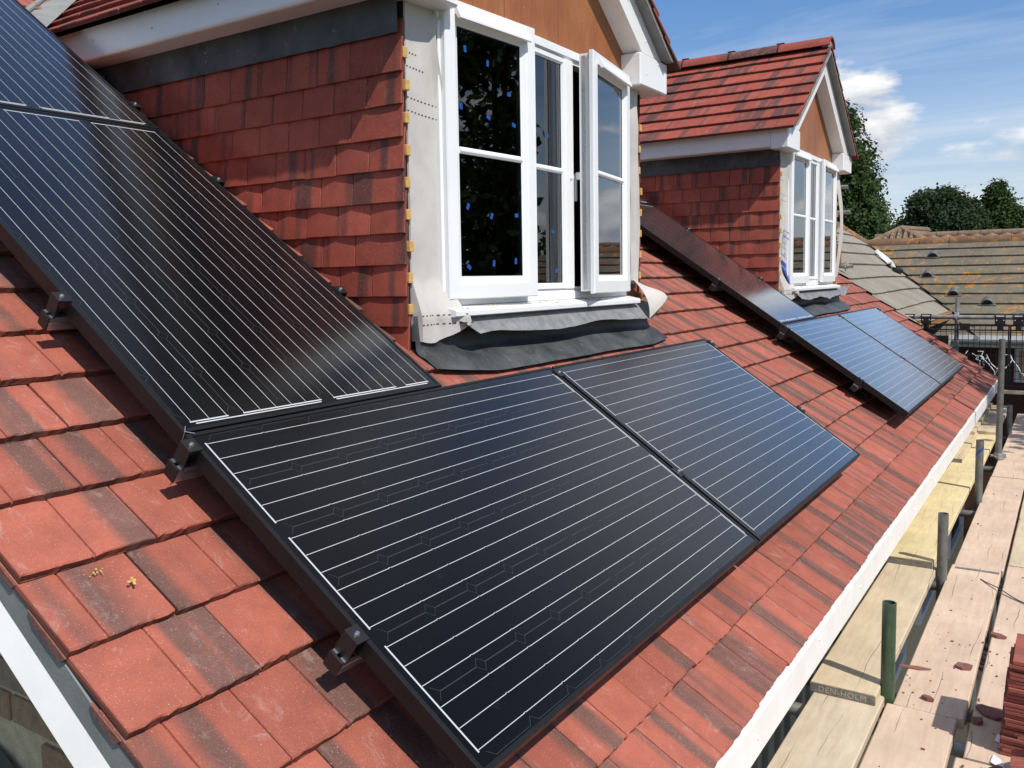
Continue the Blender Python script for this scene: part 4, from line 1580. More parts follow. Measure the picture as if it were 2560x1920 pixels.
# ------------------------------------------------------------------ scaffold boards
def board(x0, x1, y0, y1, top, matl, label, band=(False, False), yaw=0.0, text=None):
    t = thing('scaffold_board', ((x0 + x1) / 2, (y0 + y1) / 2, top - 0.038), label, 'scaffold board', 'scaffold boards along the eave')
    cx, cy = (x0 + x1) / 2, (y0 + y1) / 2
    c, s = math.cos(yaw), math.sin(yaw)
    sd = rng.random() * 50

    def fn(x, y, z):
        dx, dy = x - cx, y - cy
        return (cx + dx * c - dy * s, cy + dx * s + dy * c, z + 0.0022 * noise.noise((x * 9, y * 1.3, sd)))
    mb = MB()
    n = 14
    sec = [(0, 0.004), (0.004, 0), (x1 - x0 - 0.004, 0), (x1 - x0, 0.004), (x1 - x0, 0.034), (x1 - x0 - 0.004, 0.038), ((x1 - x0) * 0.66, 0.0380), ((x1 - x0) * 0.33, 0.0380), (0.004, 0.038), (0, 0.034)]
    rings = []
    for k in range(n + 1):
        y = y0 + (y1 - y0) * k / n
        e = 0.0016
        rings.append([mb.vert(fn(x0 + p + e * noise.noise((y * 6, p * 20, sd)), y + (0.004 * noise.noise((p * 30, sd, k)) if k in (0, n) else 0), top - 0.038 + q)) for p, q in sec])
    for a, b in zip(rings, rings[1:]):
        for j in range(len(sec)):
            mb.face([a[j], b[j], b[(j + 1) % len(sec)], a[(j + 1) % len(sec)]])
    mb.face(rings[0])
    mb.face(rings[-1][::-1])
    mb.build('plank', matl, t)
    for on, ya, sg in ((band[0], y0, -1), (band[1], y1, 1)):
        if on:
            bb = MB()
            yy = sorted((ya + sg * 0.0005, ya + sg * 0.003))
            bb.box((x0 + 0.002, yy[0], top - 0.036), (x1 - 0.002, yy[1], top - 0.003), fn=fn)
            yb = sorted((ya + sg * 0.003, ya - sg * 0.022))
            pl_ = bb.build('end_band', M_GALVB, t)
            if text:
                cu = bpy.data.curves.new('lettering', 'FONT')
                cu.body = text
                cu.size = 0.030
                cu.extrude = 0.0006
                cu.align_x = 'CENTER'
                cu.space_character = 1.12
                tmp = bpy.data.objects.new('tmp_text', cu)
                COL.objects.link(tmp)
                bpy.context.view_layer.update()
                me = bpy.data.meshes.new_from_object(tmp.evaluated_get(bpy.context.evaluated_depsgraph_get()))
                bpy.data.objects.remove(tmp)
                me.materials.clear()
                me.materials.append(M_LETTER)
                ob = bpy.data.objects.new('lettering', me)
                link(ob, pl_, Vector(((x0 + x1) / 2, ya - 0.0034, top - 0.030)), Matrix.Rotation(R(90), 3, 'X'))
    return t


M_GALVB = simple('rusty end band', (0.22, 0.21, 0.19), 0.65, 0.4, var=0.35, vscale=30, bmp=0.3, bscale=90)
M_LETTER = simple('stamped letters', (0.42, 0.39, 0.33), 0.7, 0.2)

board(0.893, 1.122, -0.6, 2.16, -1.212, M_GREYB, 'weathered grey tan board nearest the camera in the inner line by the white eave', (False, False))
board(0.880, 1.108, 2.03, 3.90, -1.174, M_TAN, 'tan board with stamped lettering DEN-HOLM on its end, beside the green tube', (True, False), text='DEN-HOLM')
board(0.872, 1.096, 3.63, 6.05, -1.136, M_YELL, 'pale yellow board with a red-chipped end lapped over the lettered board', (True, False))
board(0.885, 1.100, 5.92, 8.02, -1.150, M_YELL, 'yellow board lapping on beyond the cracked yellow one', (False, False))
board(0.885, 1.100, 7.86, 9.75, -1.125, M_TAN, 'farthest tan board of the inner line, with a brown stain', (False, False))
board(0.735, 0.962, 6.40, 7.75, -1.118, M_TAN, 'short tan board tucked against the eave with a grey metal end', (True, False))
board(0.720, 0.945, 7.60, 9.60, -1.088, M_TAN, 'tan board tucked under the far end of the eave', (False, False))
# walkway lanes, butted end to end
board(1.133, 1.360, -0.6, 2.10, -1.222, M_PINK, 'cream pink walkway board nearest the camera, left lane at the bottom edge')
board(1.152, 1.380, 2.106, 3.93, -1.222, M_PINK, 'pinkish walkway board strewn with red tile chips, beside the two near tube stubs', (False, True))
board(1.160, 1.388, 3.94, 6.35, -1.224, M_PINK, 'smooth pinkish walkway board between the flat metal strip and the far tubes')
board(1.165, 1.392, 6.36, 9.90, -1.222, M_PINK, 'farthest pinkish walkway board running up to the black mesh guard')
board(1.380, 1.608, -0.6, 1.835, -1.226, M_PINK, 'shaded walkway board at the bottom edge in front of the red tile stack')
board(1.402, 1.628, 1.845, 4.05, -1.224, M_PINK, 'walkway board the red tile stack stands on, beyond a cross joint')
board(1.402, 1.630, 4.06, 7.00, -1.222, M_TAN, 'walkway board at the right edge beyond the black strap')
board(1.402, 1.630, 7.01, 9.90, -1.222, M_PINK, 'far walkway board at the right edge, up to the mesh guard')
for k, (y0, y1) in enumerate(((-0.6, 3.2), (3.21, 6.8), (6.81, 9.9))):
    board(1.640, 1.868, y0, y1, -1.223, M_PINK, ('walkway board under the right side of the tile stack', 'walkway board right of the strap, mostly out of frame', 'far walkway board, outermost lane')[k])
board(0.70, 1.95, 10.02, 10.06, -0.99, M_TAN, 'pale board on edge closing the end of the scaffold, below the mesh guard')

# ------------------------------------------------------------------ scaffold tubes
def scaf(p0, p1, matl, label, group=None, hollow=True, name='scaffold_tube', couplers=(), twist=0.0):
    p0, p1 = Vector(p0), Vector(p1)
    t = thing(name, p0, label, 'scaffold tube', group)
    mb = MB()
    r = 0.0242
    d = (p1 - p0).normalized()
    ro = mb.tube([p0, p1], r, 20, cap=False)
    if hollow:
        ri = mb.tube([p0, p1], r - 0.004, 20, cap=False)
        for e in (0, -1):
            for j in range(20):
                mb.face([ro[e][j], ro[e][(j + 1) % 20], ri[e][(j + 1) % 20], ri[e][j]])
    mb.build('tube', matl, t, smooth=True)
    for q in couplers:
        q = Vector(q)
        cb = MB()
        e1 = d.orthogonal().normalized()
        cb.tube([q - d * 0.026, q + d * 0.026], 0.032, 14)
        e2 = d.cross(e1)
        for e in (e1,):
            fnb = lambda x, y, z: q + d * x + e * y + e2 * z
            cb.box((-0.022, 0.020, -0.024), (0.022, 0.058, 0.024), fn=fnb, ch=0.004)
            cb.box((-0.010, -0.060, 0.012), (0.010, -0.026, 0.028), fn=fnb)
            cb.tube([fnb(0, -0.05, 0.05), fnb(0, -0.05, -0.03)], 0.007, 8)
        cb.build('coupler', M_GALV, t)
    return t


G_ST = 'upright scaffold tubes beside the walkway'
scaf((1.128, 2.145, -3.6), (1.128, 2.145, -0.862), M_GREEN, 'green painted tube stub standing between the boards, nearest upright', G_ST)
scaf((1.136, 3.640, -3.6), (1.136, 3.640, -0.880), M_TUBE, 'dull grey tube stub beside the red-chipped yellow board end', G_ST)
scaf((1.150, 5.46, -3.6), (1.150, 5.46, -0.80), M_TUBE, 'tube stub with a blue tape mark, third upright along the walkway', G_ST)
scaf((1.165, 7.06, -3.6), (1.165, 7.06, -0.222), M_TUBE, 'tall dull tube rising past the right end of the red roof', G_ST, couplers=[(1.165, 7.06, -1.19)])
scaf((1.165, 8.46, -3.6), (1.165, 8.46, -0.945), M_TUBE, 'short farthest tube stub behind the tall one', G_ST)
bt = MB()
for k in range(9):
    a0 = math.pi * (0.95 + 0.11 * k)
    z0 = -0.925 + 0.008 * k
    q = lambda a, z: (1.150 + math.cos(a) * 0.0247, 5.46 + math.sin(a) * 0.0247, z)
    bt.poly([q(a0, z0), q(a0 + 0.36, z0 + 0.005), q(a0 + 0.36, z0 + 0.030), q(a0, z0 + 0.022)])
tag(bt.build('tape_mark', M_TAPE), 'blue tape wound round the third upright tube', 'tape')
G_TR = 'cross tubes carrying the boards'
for y, z, lb in ((2.015, -1.288, 'cross tube in front of the brick wall under the weathered near board'), (2.290, -1.288, 'cross tube just behind the lettered board end'),
                 (3.72, -1.288, 'cross tube by the second upright'), (5.35, -1.288, 'cross tube by the blue taped upright'), (6.95, -1.288, 'cross tube by the tall upright'), (8.5, -1.288, 'cross tube by the farthest stub')):
    scaf((0.72, y, z), (2.2, y, z), M_GALV if y < 2.2 else M_TUBE, lb, G_TR, couplers=[(1.20, y, z)])
scaf((1.125 + 0.052, 1.5, -1.342), (1.177, 9.9, -1.342), M_TUBE, 'long tube running under the boards parallel to the eave')
# end guard
scaf((-0.55, 10.15, -0.186), (2.4, 10.15, -0.186), M_GALV, 'level handrail tube across the scaffold end above the black mesh', couplers=[(0.52, 10.15, -0.186)])
scaf((0.52, 10.21, -3.6), (0.52, 10.21, 0.036), M_GALV, 'galvanised upright in front of the lichened roof, through the handrail')
scaf((-2.2, 10.2, 1.385), (-0.694, 10.2, 1.385), M_GALV, 'upper level tube end poking out behind the far dormer', 'tube ends behind the far dormer')
scaf((-2.2, 10.2, 1.080), (-0.662, 10.2, 1.080), M_GALV, 'middle level tube end poking out behind the far dormer', 'tube ends behind the far dormer')
scaf((-2.2, 10.2, 0.425), (-0.617, 10.2, 0.425), M_GALV, 'lowest level tube end with coupler behind the far dormer sill', 'tube ends behind the far dormer', couplers=[(-0.70, 10.2, 0.425)])
um = MB()
um.box((-0.80, 10.13, 0.43), (-0.745, 10.165, 0.70), ch=0.004)
tag(um.build('timber_upright', M_BRONZE), 'short brown timber standing on the lowest tube behind the far dormer', 'timber')


def guard(x0, x1, y, label):
    t = thing('mesh_guard', ((x0 + x1) / 2, y, -0.97), label, 'mesh guard', 'black mesh guards at the scaffold end')
    zt, zb = -0.268, -0.96
    wb = MB()
    n = int((x1 - x0) / 0.056)
    for k in range(n + 1):
        x = x0 + (x1 - x0) * k / n
        wb.tube([(x, y, zb), (x, y, zt)], 0.0032, 6)
    for k in range(1, 8):
        z = zb + (zt - zb) * k / 8
        wb.tube([(x0, y + 0.006, z), (x1, y + 0.006, z)], 0.0032, 6)
    wb.build('wire_mesh', M_BLACKP, t)
    fb = MB()
    fb.tube([(x0, y, zb), (x0, y, zt - 0.02), (x0 + 0.02, y, zt), (x1 - 0.02, y, zt), (x1, y, zt - 0.02), (x1, y, zb)], 0.0075, 8)
    fb.tube([(x0, y, zt - 0.062), (x1, y, zt - 0.062)], 0.0075, 8)
    fb.tube([(x0, y, zb), (x1, y, zb)], 0.0075, 8)
    fb.build('frame', M_BLACKP, t)
    for x in (x0 + 0.075, x1 - 0.085):
        hb = MB()
        hb.box((x - 0.052, y - 0.055, -0.262), (x + 0.052, y - 0.047, -0.150), ch=0.003)
        hb.box((x - 0.052, y - 0.047, -0.158), (x + 0.052, y + 0.030, -0.150))
        hb.box((x - 0.028, y - 0.03, -0.325), (x + 0.028, y + 0.0, -0.262))
        hk = hb.build('hook_plate', M_BLACKP, t)
        sb_ = MB()
        for dx in (-0.034, 0.034):
            sb_.tube([(x + dx, y - 0.0555, -0.215), (x + dx, y - 0.0575, -0.215)], 0.006, 8)
        sb_.box((x - 0.040, y - 0.0565, -0.175), (x + 0.040, y - 0.0555, -0.160))
        sb_.build('reflective_mark', M_SHEET, hk)
    pb = MB()
    xm = x0 + (x1 - x0) * 0.52
    pb.box((xm - 0.052, y - 0.014, -0.338), (xm + 0.052, y - 0.009, -0.255), ch=0.002)
    pb.build('name_plate', M_BLACKP, t)


guard(0.14, 1.045, 10.13, 'black wire mesh guard hung on the handrail beside the red roof end')
guard(1.062, 1.97, 10.13, 'black wire mesh guard at the right edge, in front of the curtained window')
guard(-0.78, 0.125, 10.13, 'black wire mesh guard mostly hidden behind the red roof end')

# ------------------------------------------------------------------ tile stack, broken bits, strap
def loose_tile(parent, pos, m3, seed=0, name='tile'):
    dmb, me = tile_mesh('loose', M_LOOSE, 0.0, 0.26, 0.165, 0.012, 0.0, seed=seed % 4)
    return put_tile(me, parent, pos, m3, name)


st = thing('tile_stack', (1.66, 2.0, -1.224), 'stack of new red tiles at the right edge of the walkway', 'tile stack')
z = -1.224
for k in range(25):
    m3 = Matrix.Rotation(R(90) + rng.gauss(0, 0.02), 3, 'Z') @ Matrix.Rotation(rng.gauss(0, 0.01), 3, 'Y')
    z += 0.0128
    # tail edge towards the walkway's left side
    mm3 = Matrix((Vector((0, 1, 0)), Vector((1, 0, 0)), Vector((0, 0, -1)))).transposed()
    mm3 = Matrix.Rotation(rng.gauss(0, 0.02), 3, 'Z') @ mm3
    loose_tile(st, Vector((1.497 + rng.gauss(0, 0.004) + 0.0011 * k, 1.92 + rng.gauss(0, 0.004), z - 0.0128)), mm3, k)
lean_lab = ['broken-cornered red tile leaning on the near side of the tile stack', 'red tile lying tilted below the leaning one at the right edge', 'flat red tile lowest at the right edge', 'red tile propped on its side at the right edge']
for k, (p, rx, ry, rz_) in enumerate((((1.545, 1.655, -0.985), 16, 24, 74), ((1.540, 1.60, -1.05), 8, 14, 92), ((1.570, 1.50, -1.12), 4, 8, 83), ((1.585, 1.42, -1.17), 10, 10, 70))):
    m3 = Matrix.Rotation(R(rz_), 3, 'Z') @ Matrix.Rotation(R(ry), 3, 'Y') @ Matrix.Rotation(R(-rx), 3, 'X')
    dmb, me = tile_mesh('loose2', M_LOOSE, 0.0, 0.21, 0.20, 0.014, 0.02, seed=k)
    ob = bpy.data.objects.new('loose_tile', me)
    link(ob, None, Vector(p) + Vector((0.20, 0.0, 0)), m3)
    tag(ob, lean_lab[k], 'roof tile', 'loose tiles by the stack')

fl_ = [((1.175, 2.46), .075, .017, .004, 10, 'long brown slate sliver at the left edge of the pink board'),
       ((1.335, 2.56), .040, .030, .010, 20, 'kite-shaped red tile chip at the edge of the pink board'),
       ((1.425, 2.97), .040, .020, .010, -20, 'grey brown chip bridging the gap between two walkway boards'),
       ((1.462, 2.20), .075, .045, .008, -12, 'largest dark red shard lying beside the tile stack'),
       ((1.420, 2.11), .022, .022, .012, 40, 'round brown pebble of tile near the largest shard'),
       ((1.500, 1.790), .038, .030, .010, 60, 'heart-shaped red shard at the cross joint of two boards'),
       ((1.252, 2.20), .024, .014, .012, -25, 'dark brown lump of mortar on the pink board split')]
for k, ((x, y), rx, ry, h, rot, lb) in enumerate(fl_):
    mb = MB()
    n = rng.choice((5, 6))
    pts = []
    for j in range(n):
        a = 2 * math.pi * j / n + rng.uniform(-0.25, 0.25)
        rr = rng.uniform(0.75, 1.1)
        px_, py_ = math.cos(a) * rx * rr, math.sin(a) * ry * rr
        c_, s_ = math.cos(R(rot)), math.sin(R(rot))
        pts.append((x + px_ * c_ - py_ * s_, y + px_ * s_ + py_ * c_, -1.221))
    mb.prism(pts, (rng.uniform(-.003, .003), 0.002, h))
    tag(mb.build('tile_shard', M_TERRA), lb, 'tile shard', 'broken bits on the walkway')
cm = MB()
for k in range(150):
    x = rng.uniform(1.16, 1.62)
    y = rng.choice((rng.uniform(1.3, 3.3), rng.gauss(2.6, 0.35), rng.uniform(1.5, 6)))
    r = abs(rng.gauss(0, 0.0017)) + 0.0008
    cm.box((x - r * rng.uniform(.6, 1.8), y - r, -1.2225), (x + r, y + r * rng.uniform(.6, 2.2), -1.2215 + r * 0.8), ch=r * 0.25)
tag(cm.build('tile_crumbs', M_TERRA), 'red tile crumbs scattered over the walkway boards', 'crumbs', kind='stuff')
sp = MB()
for k in range(3):
    pass
sp.grid(lambda u, v: (1.300 + 0.34 * u, 3.63 - 0.30 * u + 0.10 * (1 - u) ** 3 + 0.016 * v, -1.2195 + 0.010 * math.sin(u * 6) ** 2), 24, 3)
tag(sp.build('strap', M_BLACKP), 'black strap lying across two walkway boards at the right edge', 'strap')
mt_ = MB()
mt_.box((1.175, 3.865, -1.2195), (1.375, 3.888, -1.2175))
tag(mt_.build('metal_strip', M_GALV), 'flat battered metal strip across the end of the pink board', 'metal strip')
for k, ((x, y), lb) in enumerate((((1.480, 2.00), 'white paper scrap in the shade by the stack'), ((1.478, 1.845), 'white paper scrap at the cross joint'))):
    mb = MB()
    mb.poly([(x, y, -1.2185), (x + 0.006, y + 0.055, -1.218), (x + 0.028, y + 0.03, -1.2165), (x + 0.045, y - 0.035, -1.2185)])
    tag(mb.build('paper_scrap', M_SHEET), lb, 'paper scrap', 'paper scraps on the walkway')
# yellow crumbs of foam on a roof tile
fm_ = MB()
for k in range(9):
    a, b = -0.235 + rng.gauss(0, 0.004), -0.245 + rng.gauss(0, 0.006)
    p = RF(a, b, TC + 0.001)
    r = rng.uniform(0.0015, 0.0032)
    fm_.box((-r, -r, 0), (r, r, r), fn=lambda x, y, z, p=p: p + EY * x + U * y + N * z, ch=r * 0.3)
for k in range(12):
    a, b = -0.275 + rng.gauss(0, 0.014), -0.166 + rng.gauss(0, 0.003)
    p = RF(a, b - 0.025, TC - 0.012)
    r = rng.uniform(0.0008, 0.002)
    fm_.box((-r, -r, 0), (r, r, r * 1.5), fn=lambda x, y, z, p=p: p + EY * x + U * y + N * z)
tag(fm_.build('foam_crumbs', M_BATTEN), 'crumbs of yellow foam on a near roof tile', 'crumbs', kind='stuff')

# ------------------------------------------------------------------ neighbour: older half of the pair, with a cross wing
nb = thing('neighbour_house', (1.0, 13.5, -3.6), 'older adjoining house with grey and orange lichened roofs', 'house')
PT = math.atan2(0.84 + 0.58, 3.0)
PU = Vector((0, math.cos(PT), math.sin(PT)))
PN = Vector((0, -math.sin(PT), math.cos(PT)))
P0 = Vector((0, 12.5, -0.58))
PLEN = math.hypot(3.0, 1.42)


def PF(x, s, c):
    return P0 + Vector((x, 0, 0)) + PU * s + PN * c


C_OLD = -0.15
# the valley: where the cross wing's slope meets the old roof plane
vd = N.cross(PN)


def valley_at(s):
    # x on the wing's slope where N.p == C_OLD
    p = PF(0, s, 0)
    return (C_OLD - p.dot(N)) / N.x


wd_ = MB()
wd_.poly([PF(valley_at(0) - 0.1, -0.02, -0.05), PF(9, -0.02, -0.05), PF(9, PLEN, -0.05), PF(valley_at(PLEN) - 0.1, PLEN, -0.05)])
wing = wd_.build('roof', M_FELT, nb)
ng = 10
for k in range(ng):
    s0 = PLEN * k / ng
    s1 = PLEN * (k + 1) / ng + 0.05
    cbm = MB()
    xa0, xa1 = valley_at(s0) + 0.05, valley_at(s1) + 0.05
    if PF(0, s1, 0).z < -0.20:
        xa0 = xa1 = -0.6
    n = 40
    top, bot, tp2 = [], [], []
    for j in range(n + 1):
        q = j / n
        xb, xt = xa0 + (8.8 - xa0) * q, xa1 + (8.8 - xa1) * q
        wv = 0.006 * noise.noise((xb * 3.0, k * 3.3, 0.5)) + 0.004 * noise.noise((xb * 11, k, 0.5))
        bot.append(cbm.vert(PF(xb, s0 + wv * 0.6, 0.0)))
        top.append(cbm.vert(PF(xb, s0 + wv * 0.6, 0.036 + wv)))
        tp2.append(cbm.vert(PF(xt, s1, 0.004)))
    for j in range(n):
        cbm.face([bot[j], bot[j + 1], top[j + 1], top[j]])
        cbm.face([top[j], top[j + 1], tp2[j + 1], tp2[j]])
    cbm.build('tile_course', M_LICHEN, wing)
xv = valley_at(PLEN)
x = xv - 0.02
k = 0
while x < 3.2:
    rb = MB()
    ln = 0.45
    rr_ = 0.115
    rb.tube([PF(x, PLEN, -0.035) + Vector((0, 0, rng.uniform(-.004, .004))), PF(x + ln - 0.006, PLEN, -0.035)], [rr_ + 0.012 * (1 < k % 9 < 4), rr_], 14)
    rb.build('ridge_tile', M_RIDGEO, wing, smooth=True)
    x += ln
    k += 1
# dark open valley
vb = MB()
n = 12
pv = [PF(valley_at(PLEN * j / n), PLEN * j / n, 0.0) for j in range(n + 1)]
e1, e2 = Vector((1, 0, 0)), U
for j in range(n):
    a, b = pv[j], pv[j + 1]
    vb.poly([a + e1 * 0.10 + PN * 0.012, b + e1 * 0.10 + PN * 0.012, b + N * 0.004, a + N * 0.004])
    vb.poly([a + N * 0.004, b + N * 0.004, b - EY * 0.10 + N * 0.014, a - EY * 0.10 + N * 0.014])
vb.build('valley', M_FELT, wing)
for k, (x, s) in enumerate(((-0.322, 2.74), (-0.311, 2.00), (0.123, 1.345), (0.592, 1.045))):
    vn = MB()
    n = 10
    hood = []
    for (ds, rr_, hh) in ((-0.085, 0.072, 0.078), (-0.06, 0.074, 0.082), (0.06, 0.066, 0.062), (0.12, 0.03, 0.02)):
        hood.append([vn.vert(PF(x + math.cos(math.pi * j / n) * rr_, s + ds, 0.024 + math.sin(math.pi * j / n) * hh)) for j in range(n + 1)])
    for a, b in zip(hood, hood[1:]):
        for j in range(n):
            vn.face([a[j], a[j + 1], b[j + 1], b[j]])
    vn.face(hood[-1])
    inn = [vn.vert(PF(x + math.cos(math.pi * j / n) * 0.062, s - 0.080, 0.024 + math.sin(math.pi * j / n) * 0.066), ) for j in range(n + 1)]
    vn.face(inn, 1)
    for j in range(n):
        vn.face([hood[0][j], hood[0][j + 1], inn[j + 1], inn[j]], 0)
    vn.box((-0.11, -0.11, 0.020), (0.11, 0.10, 0.026), fn=lambda p, q, r: PF(x + p, s + q, r))
    vn.build('roof_vent', [M_TUBE, M_GASKET], wing)
# the old main slope, in the same plane as the red roof
om = MB()
XE = 0.155                             # its low edge
pe = lambda x: (C_OLD - N.x * x) / N.z
bo = lambda x: Vector((x, 0, pe(x))).dot(U)
b_lo, b_hi = bo(XE), bo(-3.4)
oldr = MB()
oldr.poly([RF(9.95, b_lo, C_OLD - 0.06), RF(13.3, b_lo, C_OLD - 0.06), RF(15.5, bo(xv), C_OLD - 0.06), RF(15.5, b_hi, C_OLD - 0.06), RF(9.95, b_hi, C_OLD - 0.06)])
old = oldr.build('roof', M_FELT, nb)
k = 0
b = b_lo
gq = 0.32
while b < bo(-2.6):
    p = RF(0, b, C_OLD)
    # far end of the course: valley below the wing ridge, hip above it
    p2 = RF(0, b + gq + 0.04, C_OLD)

    def far_end(bb):
        q = RF(0, bb, C_OLD)
        if q.z < 0.80:
            # y where the wing slope is at this height
            return 12.5 + (q.z + 0.58) / math.tan(PT) - 0.06
        return 15.52
    cbm = MB()
    n = 26
    bot, top, tp2 = [], [], []
    for j in range(n + 1):
        q = j / n
        ya, yb = 9.95 + (far_end(b) - 9.95) * q, 9.95 + (far_end(b + gq + 0.04) - 9.95) * q
        wv = 0.020 * noise.noise((ya * 0.7, b * 0.6, 2.5)) + 0.006 * noise.noise((ya * 6, k * 2.1, 2.5))
        bot.append(cbm.vert(RF(ya, b + wv, C_OLD)))
        top.append(cbm.vert(RF(ya, b + wv, C_OLD + 0.034 + 0.3 * wv)))
        tp2.append(cbm.vert(RF(yb, b + gq + 0.04, C_OLD + 0.004)))
    for j in range(n):
        cbm.face([bot[j], top[j], top[j + 1], bot[j + 1]])
        cbm.face([top[j], tp2[j], tp2[j + 1], top[j + 1]])
    cbm.build('tile_course', M_OLDGREY, old)
    b += gq
    k += 1
bb_ = bo(xv + 0.02)
while bb_ < bo(-2.8):
    rb = MB()
    rb.tube([RF(15.55, bb_, C_OLD - 0.02), RF(15.55, bb_ + 0.44, C_OLD - 0.02)], [0.105, 0.098], 12)
    rb.build('ridge_tile', M_RIDGEO, old, smooth=True)
    bb_ += 0.45
fe = MB()
fe.box((XE - 0.02, 9.97, -0.345), (XE + 0.005, 13.15, -0.225))
fe.build('fascia', M_BRONZE, nb)
sh = MB()
sh.grid(lambda u, v: RF(14.02 + 0.72 * v - 0.02 * u, bo(-0.87 - 0.33 * v + 0.0) + 0.02 - 0.20 * u * (0.3 + math.sin(v * 3.14)), C_OLD + 0.055 + 0.05 * math.sin(u * 3.1)), 6, 12)
tag(sh.build('plastic_sheet', M_SHEET), 'bright plastic sheet lying on the old grey roof beside the valley', 'plastic sheet')
bk = MB()
bk.tube([RF(13.75, bo(-0.76), C_OLD + 0.06), RF(13.95, bo(-0.70), C_OLD + 0.07), RF(14.12, bo(-0.74), C_OLD + 0.06)], [0.03, 0.045, 0.02], 8)
tag(bk.build('rubber_boot', M_BLACKP), 'crumpled black rubber collar at the foot of the plastic sheet', 'rubber collar')
# wing wall, gutter and window
wl = MB()
wl.box((0.3, 12.85, -3.6), (8.6, 13.05, -0.5))
wall = wl.build('wall', M_BRICK2, nb)
gu = MB()
n = 8
sec = [(12.42 + 0.055 * math.cos(math.pi + math.pi * j / n), -0.60 + 0.06 * math.sin(math.pi + math.pi * j / n)) for j in range(n + 1)]
sec2 = [(12.42 + 0.050 * math.cos(math.pi + math.pi * j / n), -0.60 + 0.055 * math.sin(math.pi + math.pi * j / n)) for j in range(n + 1)]
gu.prism([(0.25, y, z) for y, z in sec + sec2[::-1]], (8.5, 0, 0))
gu.build('gutter', M_GREYWALL, nb, smooth=False)
ga = MB()
ga.box((0.2, 12.48, -0.70), (8.7, 12.50, -0.54))
ga.box((0.2, 12.50, -0.70), (8.7, 12.86, -0.69))
ga.build('fascia', M_WHITEM, nb)
wn = MB()
wn.ring(lambda x, d, z: (x, 12.85 - d, z), 0.98, 2.5, -1.20, -0.715, [(0, 0), (0, 0.03), (0.05, 0.03), (0.05, -0.03)])
wnd = wn.build('window', M_UPVC, nb)
cw = MB()
cw.grid(lambda u, v: (1.02 + 1.44 * u, 12.845 + 0.003 * math.sin(u * 70), -1.16 + 0.40 * v), 60, 2)
cw.build('curtain', M_CURTAIN, wnd)
tw = MB()
for k in range(10):
    p = Vector((0.46 + 0.05 * k * rng.uniform(.7, 1.2), 12.3, -0.72 - rng.uniform(0, 0.12)))
    pts = [p]
    for j in range(5):
        p = p + Vector((rng.uniform(-.05, .07), rng.uniform(-.02, .02), rng.uniform(-.09, .015)))
        pts.append(p)
    tw.tube(pts, 0.007, 5)
tag(tw.build('light_string', M_SHEET), 'tangled white string of lights hanging behind the mesh guard', 'string lights')

# ------------------------------------------------------------------ house farther back, pantiled, with a small hipped peak
fh = thing('pantiled_house', (0, 22.5, -3.6), 'brown pantiled house behind the lichened ridge, with a small hipped peak', 'house')
fr = MB()
xs = [-2.47 + 0.075 * j for j in range(0, 150)]
for row in range(5):
    s0 = row * 0.30
    up_ = Vector((0, math.cos(R(30)), math.sin(R(30))))
    p_ = lambda x, s, h: Vector((x, 22 - 1.5 * math.cos(R(30)), 1.205 - 1.5 * math.sin(R(30)))) + up_ * s + Vector((0, -math.sin(R(30)), math.cos(R(30)))) * h
    for j in range(len(xs) - 1):
        h0, h1 = 0.028 * math.sin(j * math.pi / 2), 0.028 * math.sin((j + 1) * math.pi / 2)
        fr.poly([p_(xs[j], s0, 0.03 + h0), p_(xs[j + 1], s0, 0.03 + h1), p_(xs[j + 1], s0 + 0.33, h1), p_(xs[j], s0 + 0.33, h0)])
        fr.poly([p_(xs[j], s0, h0 - 0.03), p_(xs[j + 1], s0, h1 - 0.03), p_(xs[j + 1], s0, 0.03 + h1), p_(xs[j], s0, 0.03 + h0)])
fr.build('roof', M_PANT, fh)
rr = MB()
for j in range(20):
    rr.tube([(-2.47 + 0.45 * j, 22.03, 1.185 + 0.003 * (j % 2)), (-2.03 + 0.45 * j, 22.03, 1.185)], 0.10, 10)
rr.build('ridge', M_PANT, fh, smooth=True)
hp = MB()
ax, bx_ = Vector((-1.84, 21.6, 1.375)), Vector((-1.47, 23.2, 1.375))
fl0, fl1 = Vector((-2.55, 20.75, 0.92)), Vector((-1.05, 20.75, 0.92))
hp.poly([fl0, fl1, ax])
hp.poly([fl1, Vector((-0.85, 23.2, 0.95)), bx_, ax])
hp.poly([fl0, ax, bx_, Vector((-2.75, 23.2, 0.95))])
for r_ in range(4):
    for c in range(9):
        u0 = 0.09 + 0.092 * c
        v0 = 0.16 + 0.18 * r_
        pa = fl0 + (fl1 - fl0) * u0 + (ax - (fl0 + fl1) / 2) * v0
        if abs(u0 + 0.045 - 0.5) < 0.5 * (1 - v0) - 0.05:
            hp.tube([pa + Vector((0.06, -0.02, 0.01)), pa + Vector((0.06, -0.02, 0.01)) + (ax - (fl0 + fl1) / 2) * 0.19], [0.055, 0.045], 6)
hp.build('hipped_peak', M_PANT, fh)
hr = MB()
for a, b in ((fl0, ax), (fl1, ax), (ax, bx_)):
    hr.tube([a, b], 0.075, 8)
hr.build('hip_ridge', M_PANT, fh, smooth=True)
fw_ = MB()
fw_.box((-2.3, 21.2, -3.6), (8, 25, 0.4))
fw_.build('wall', M_BRICK2, fh)

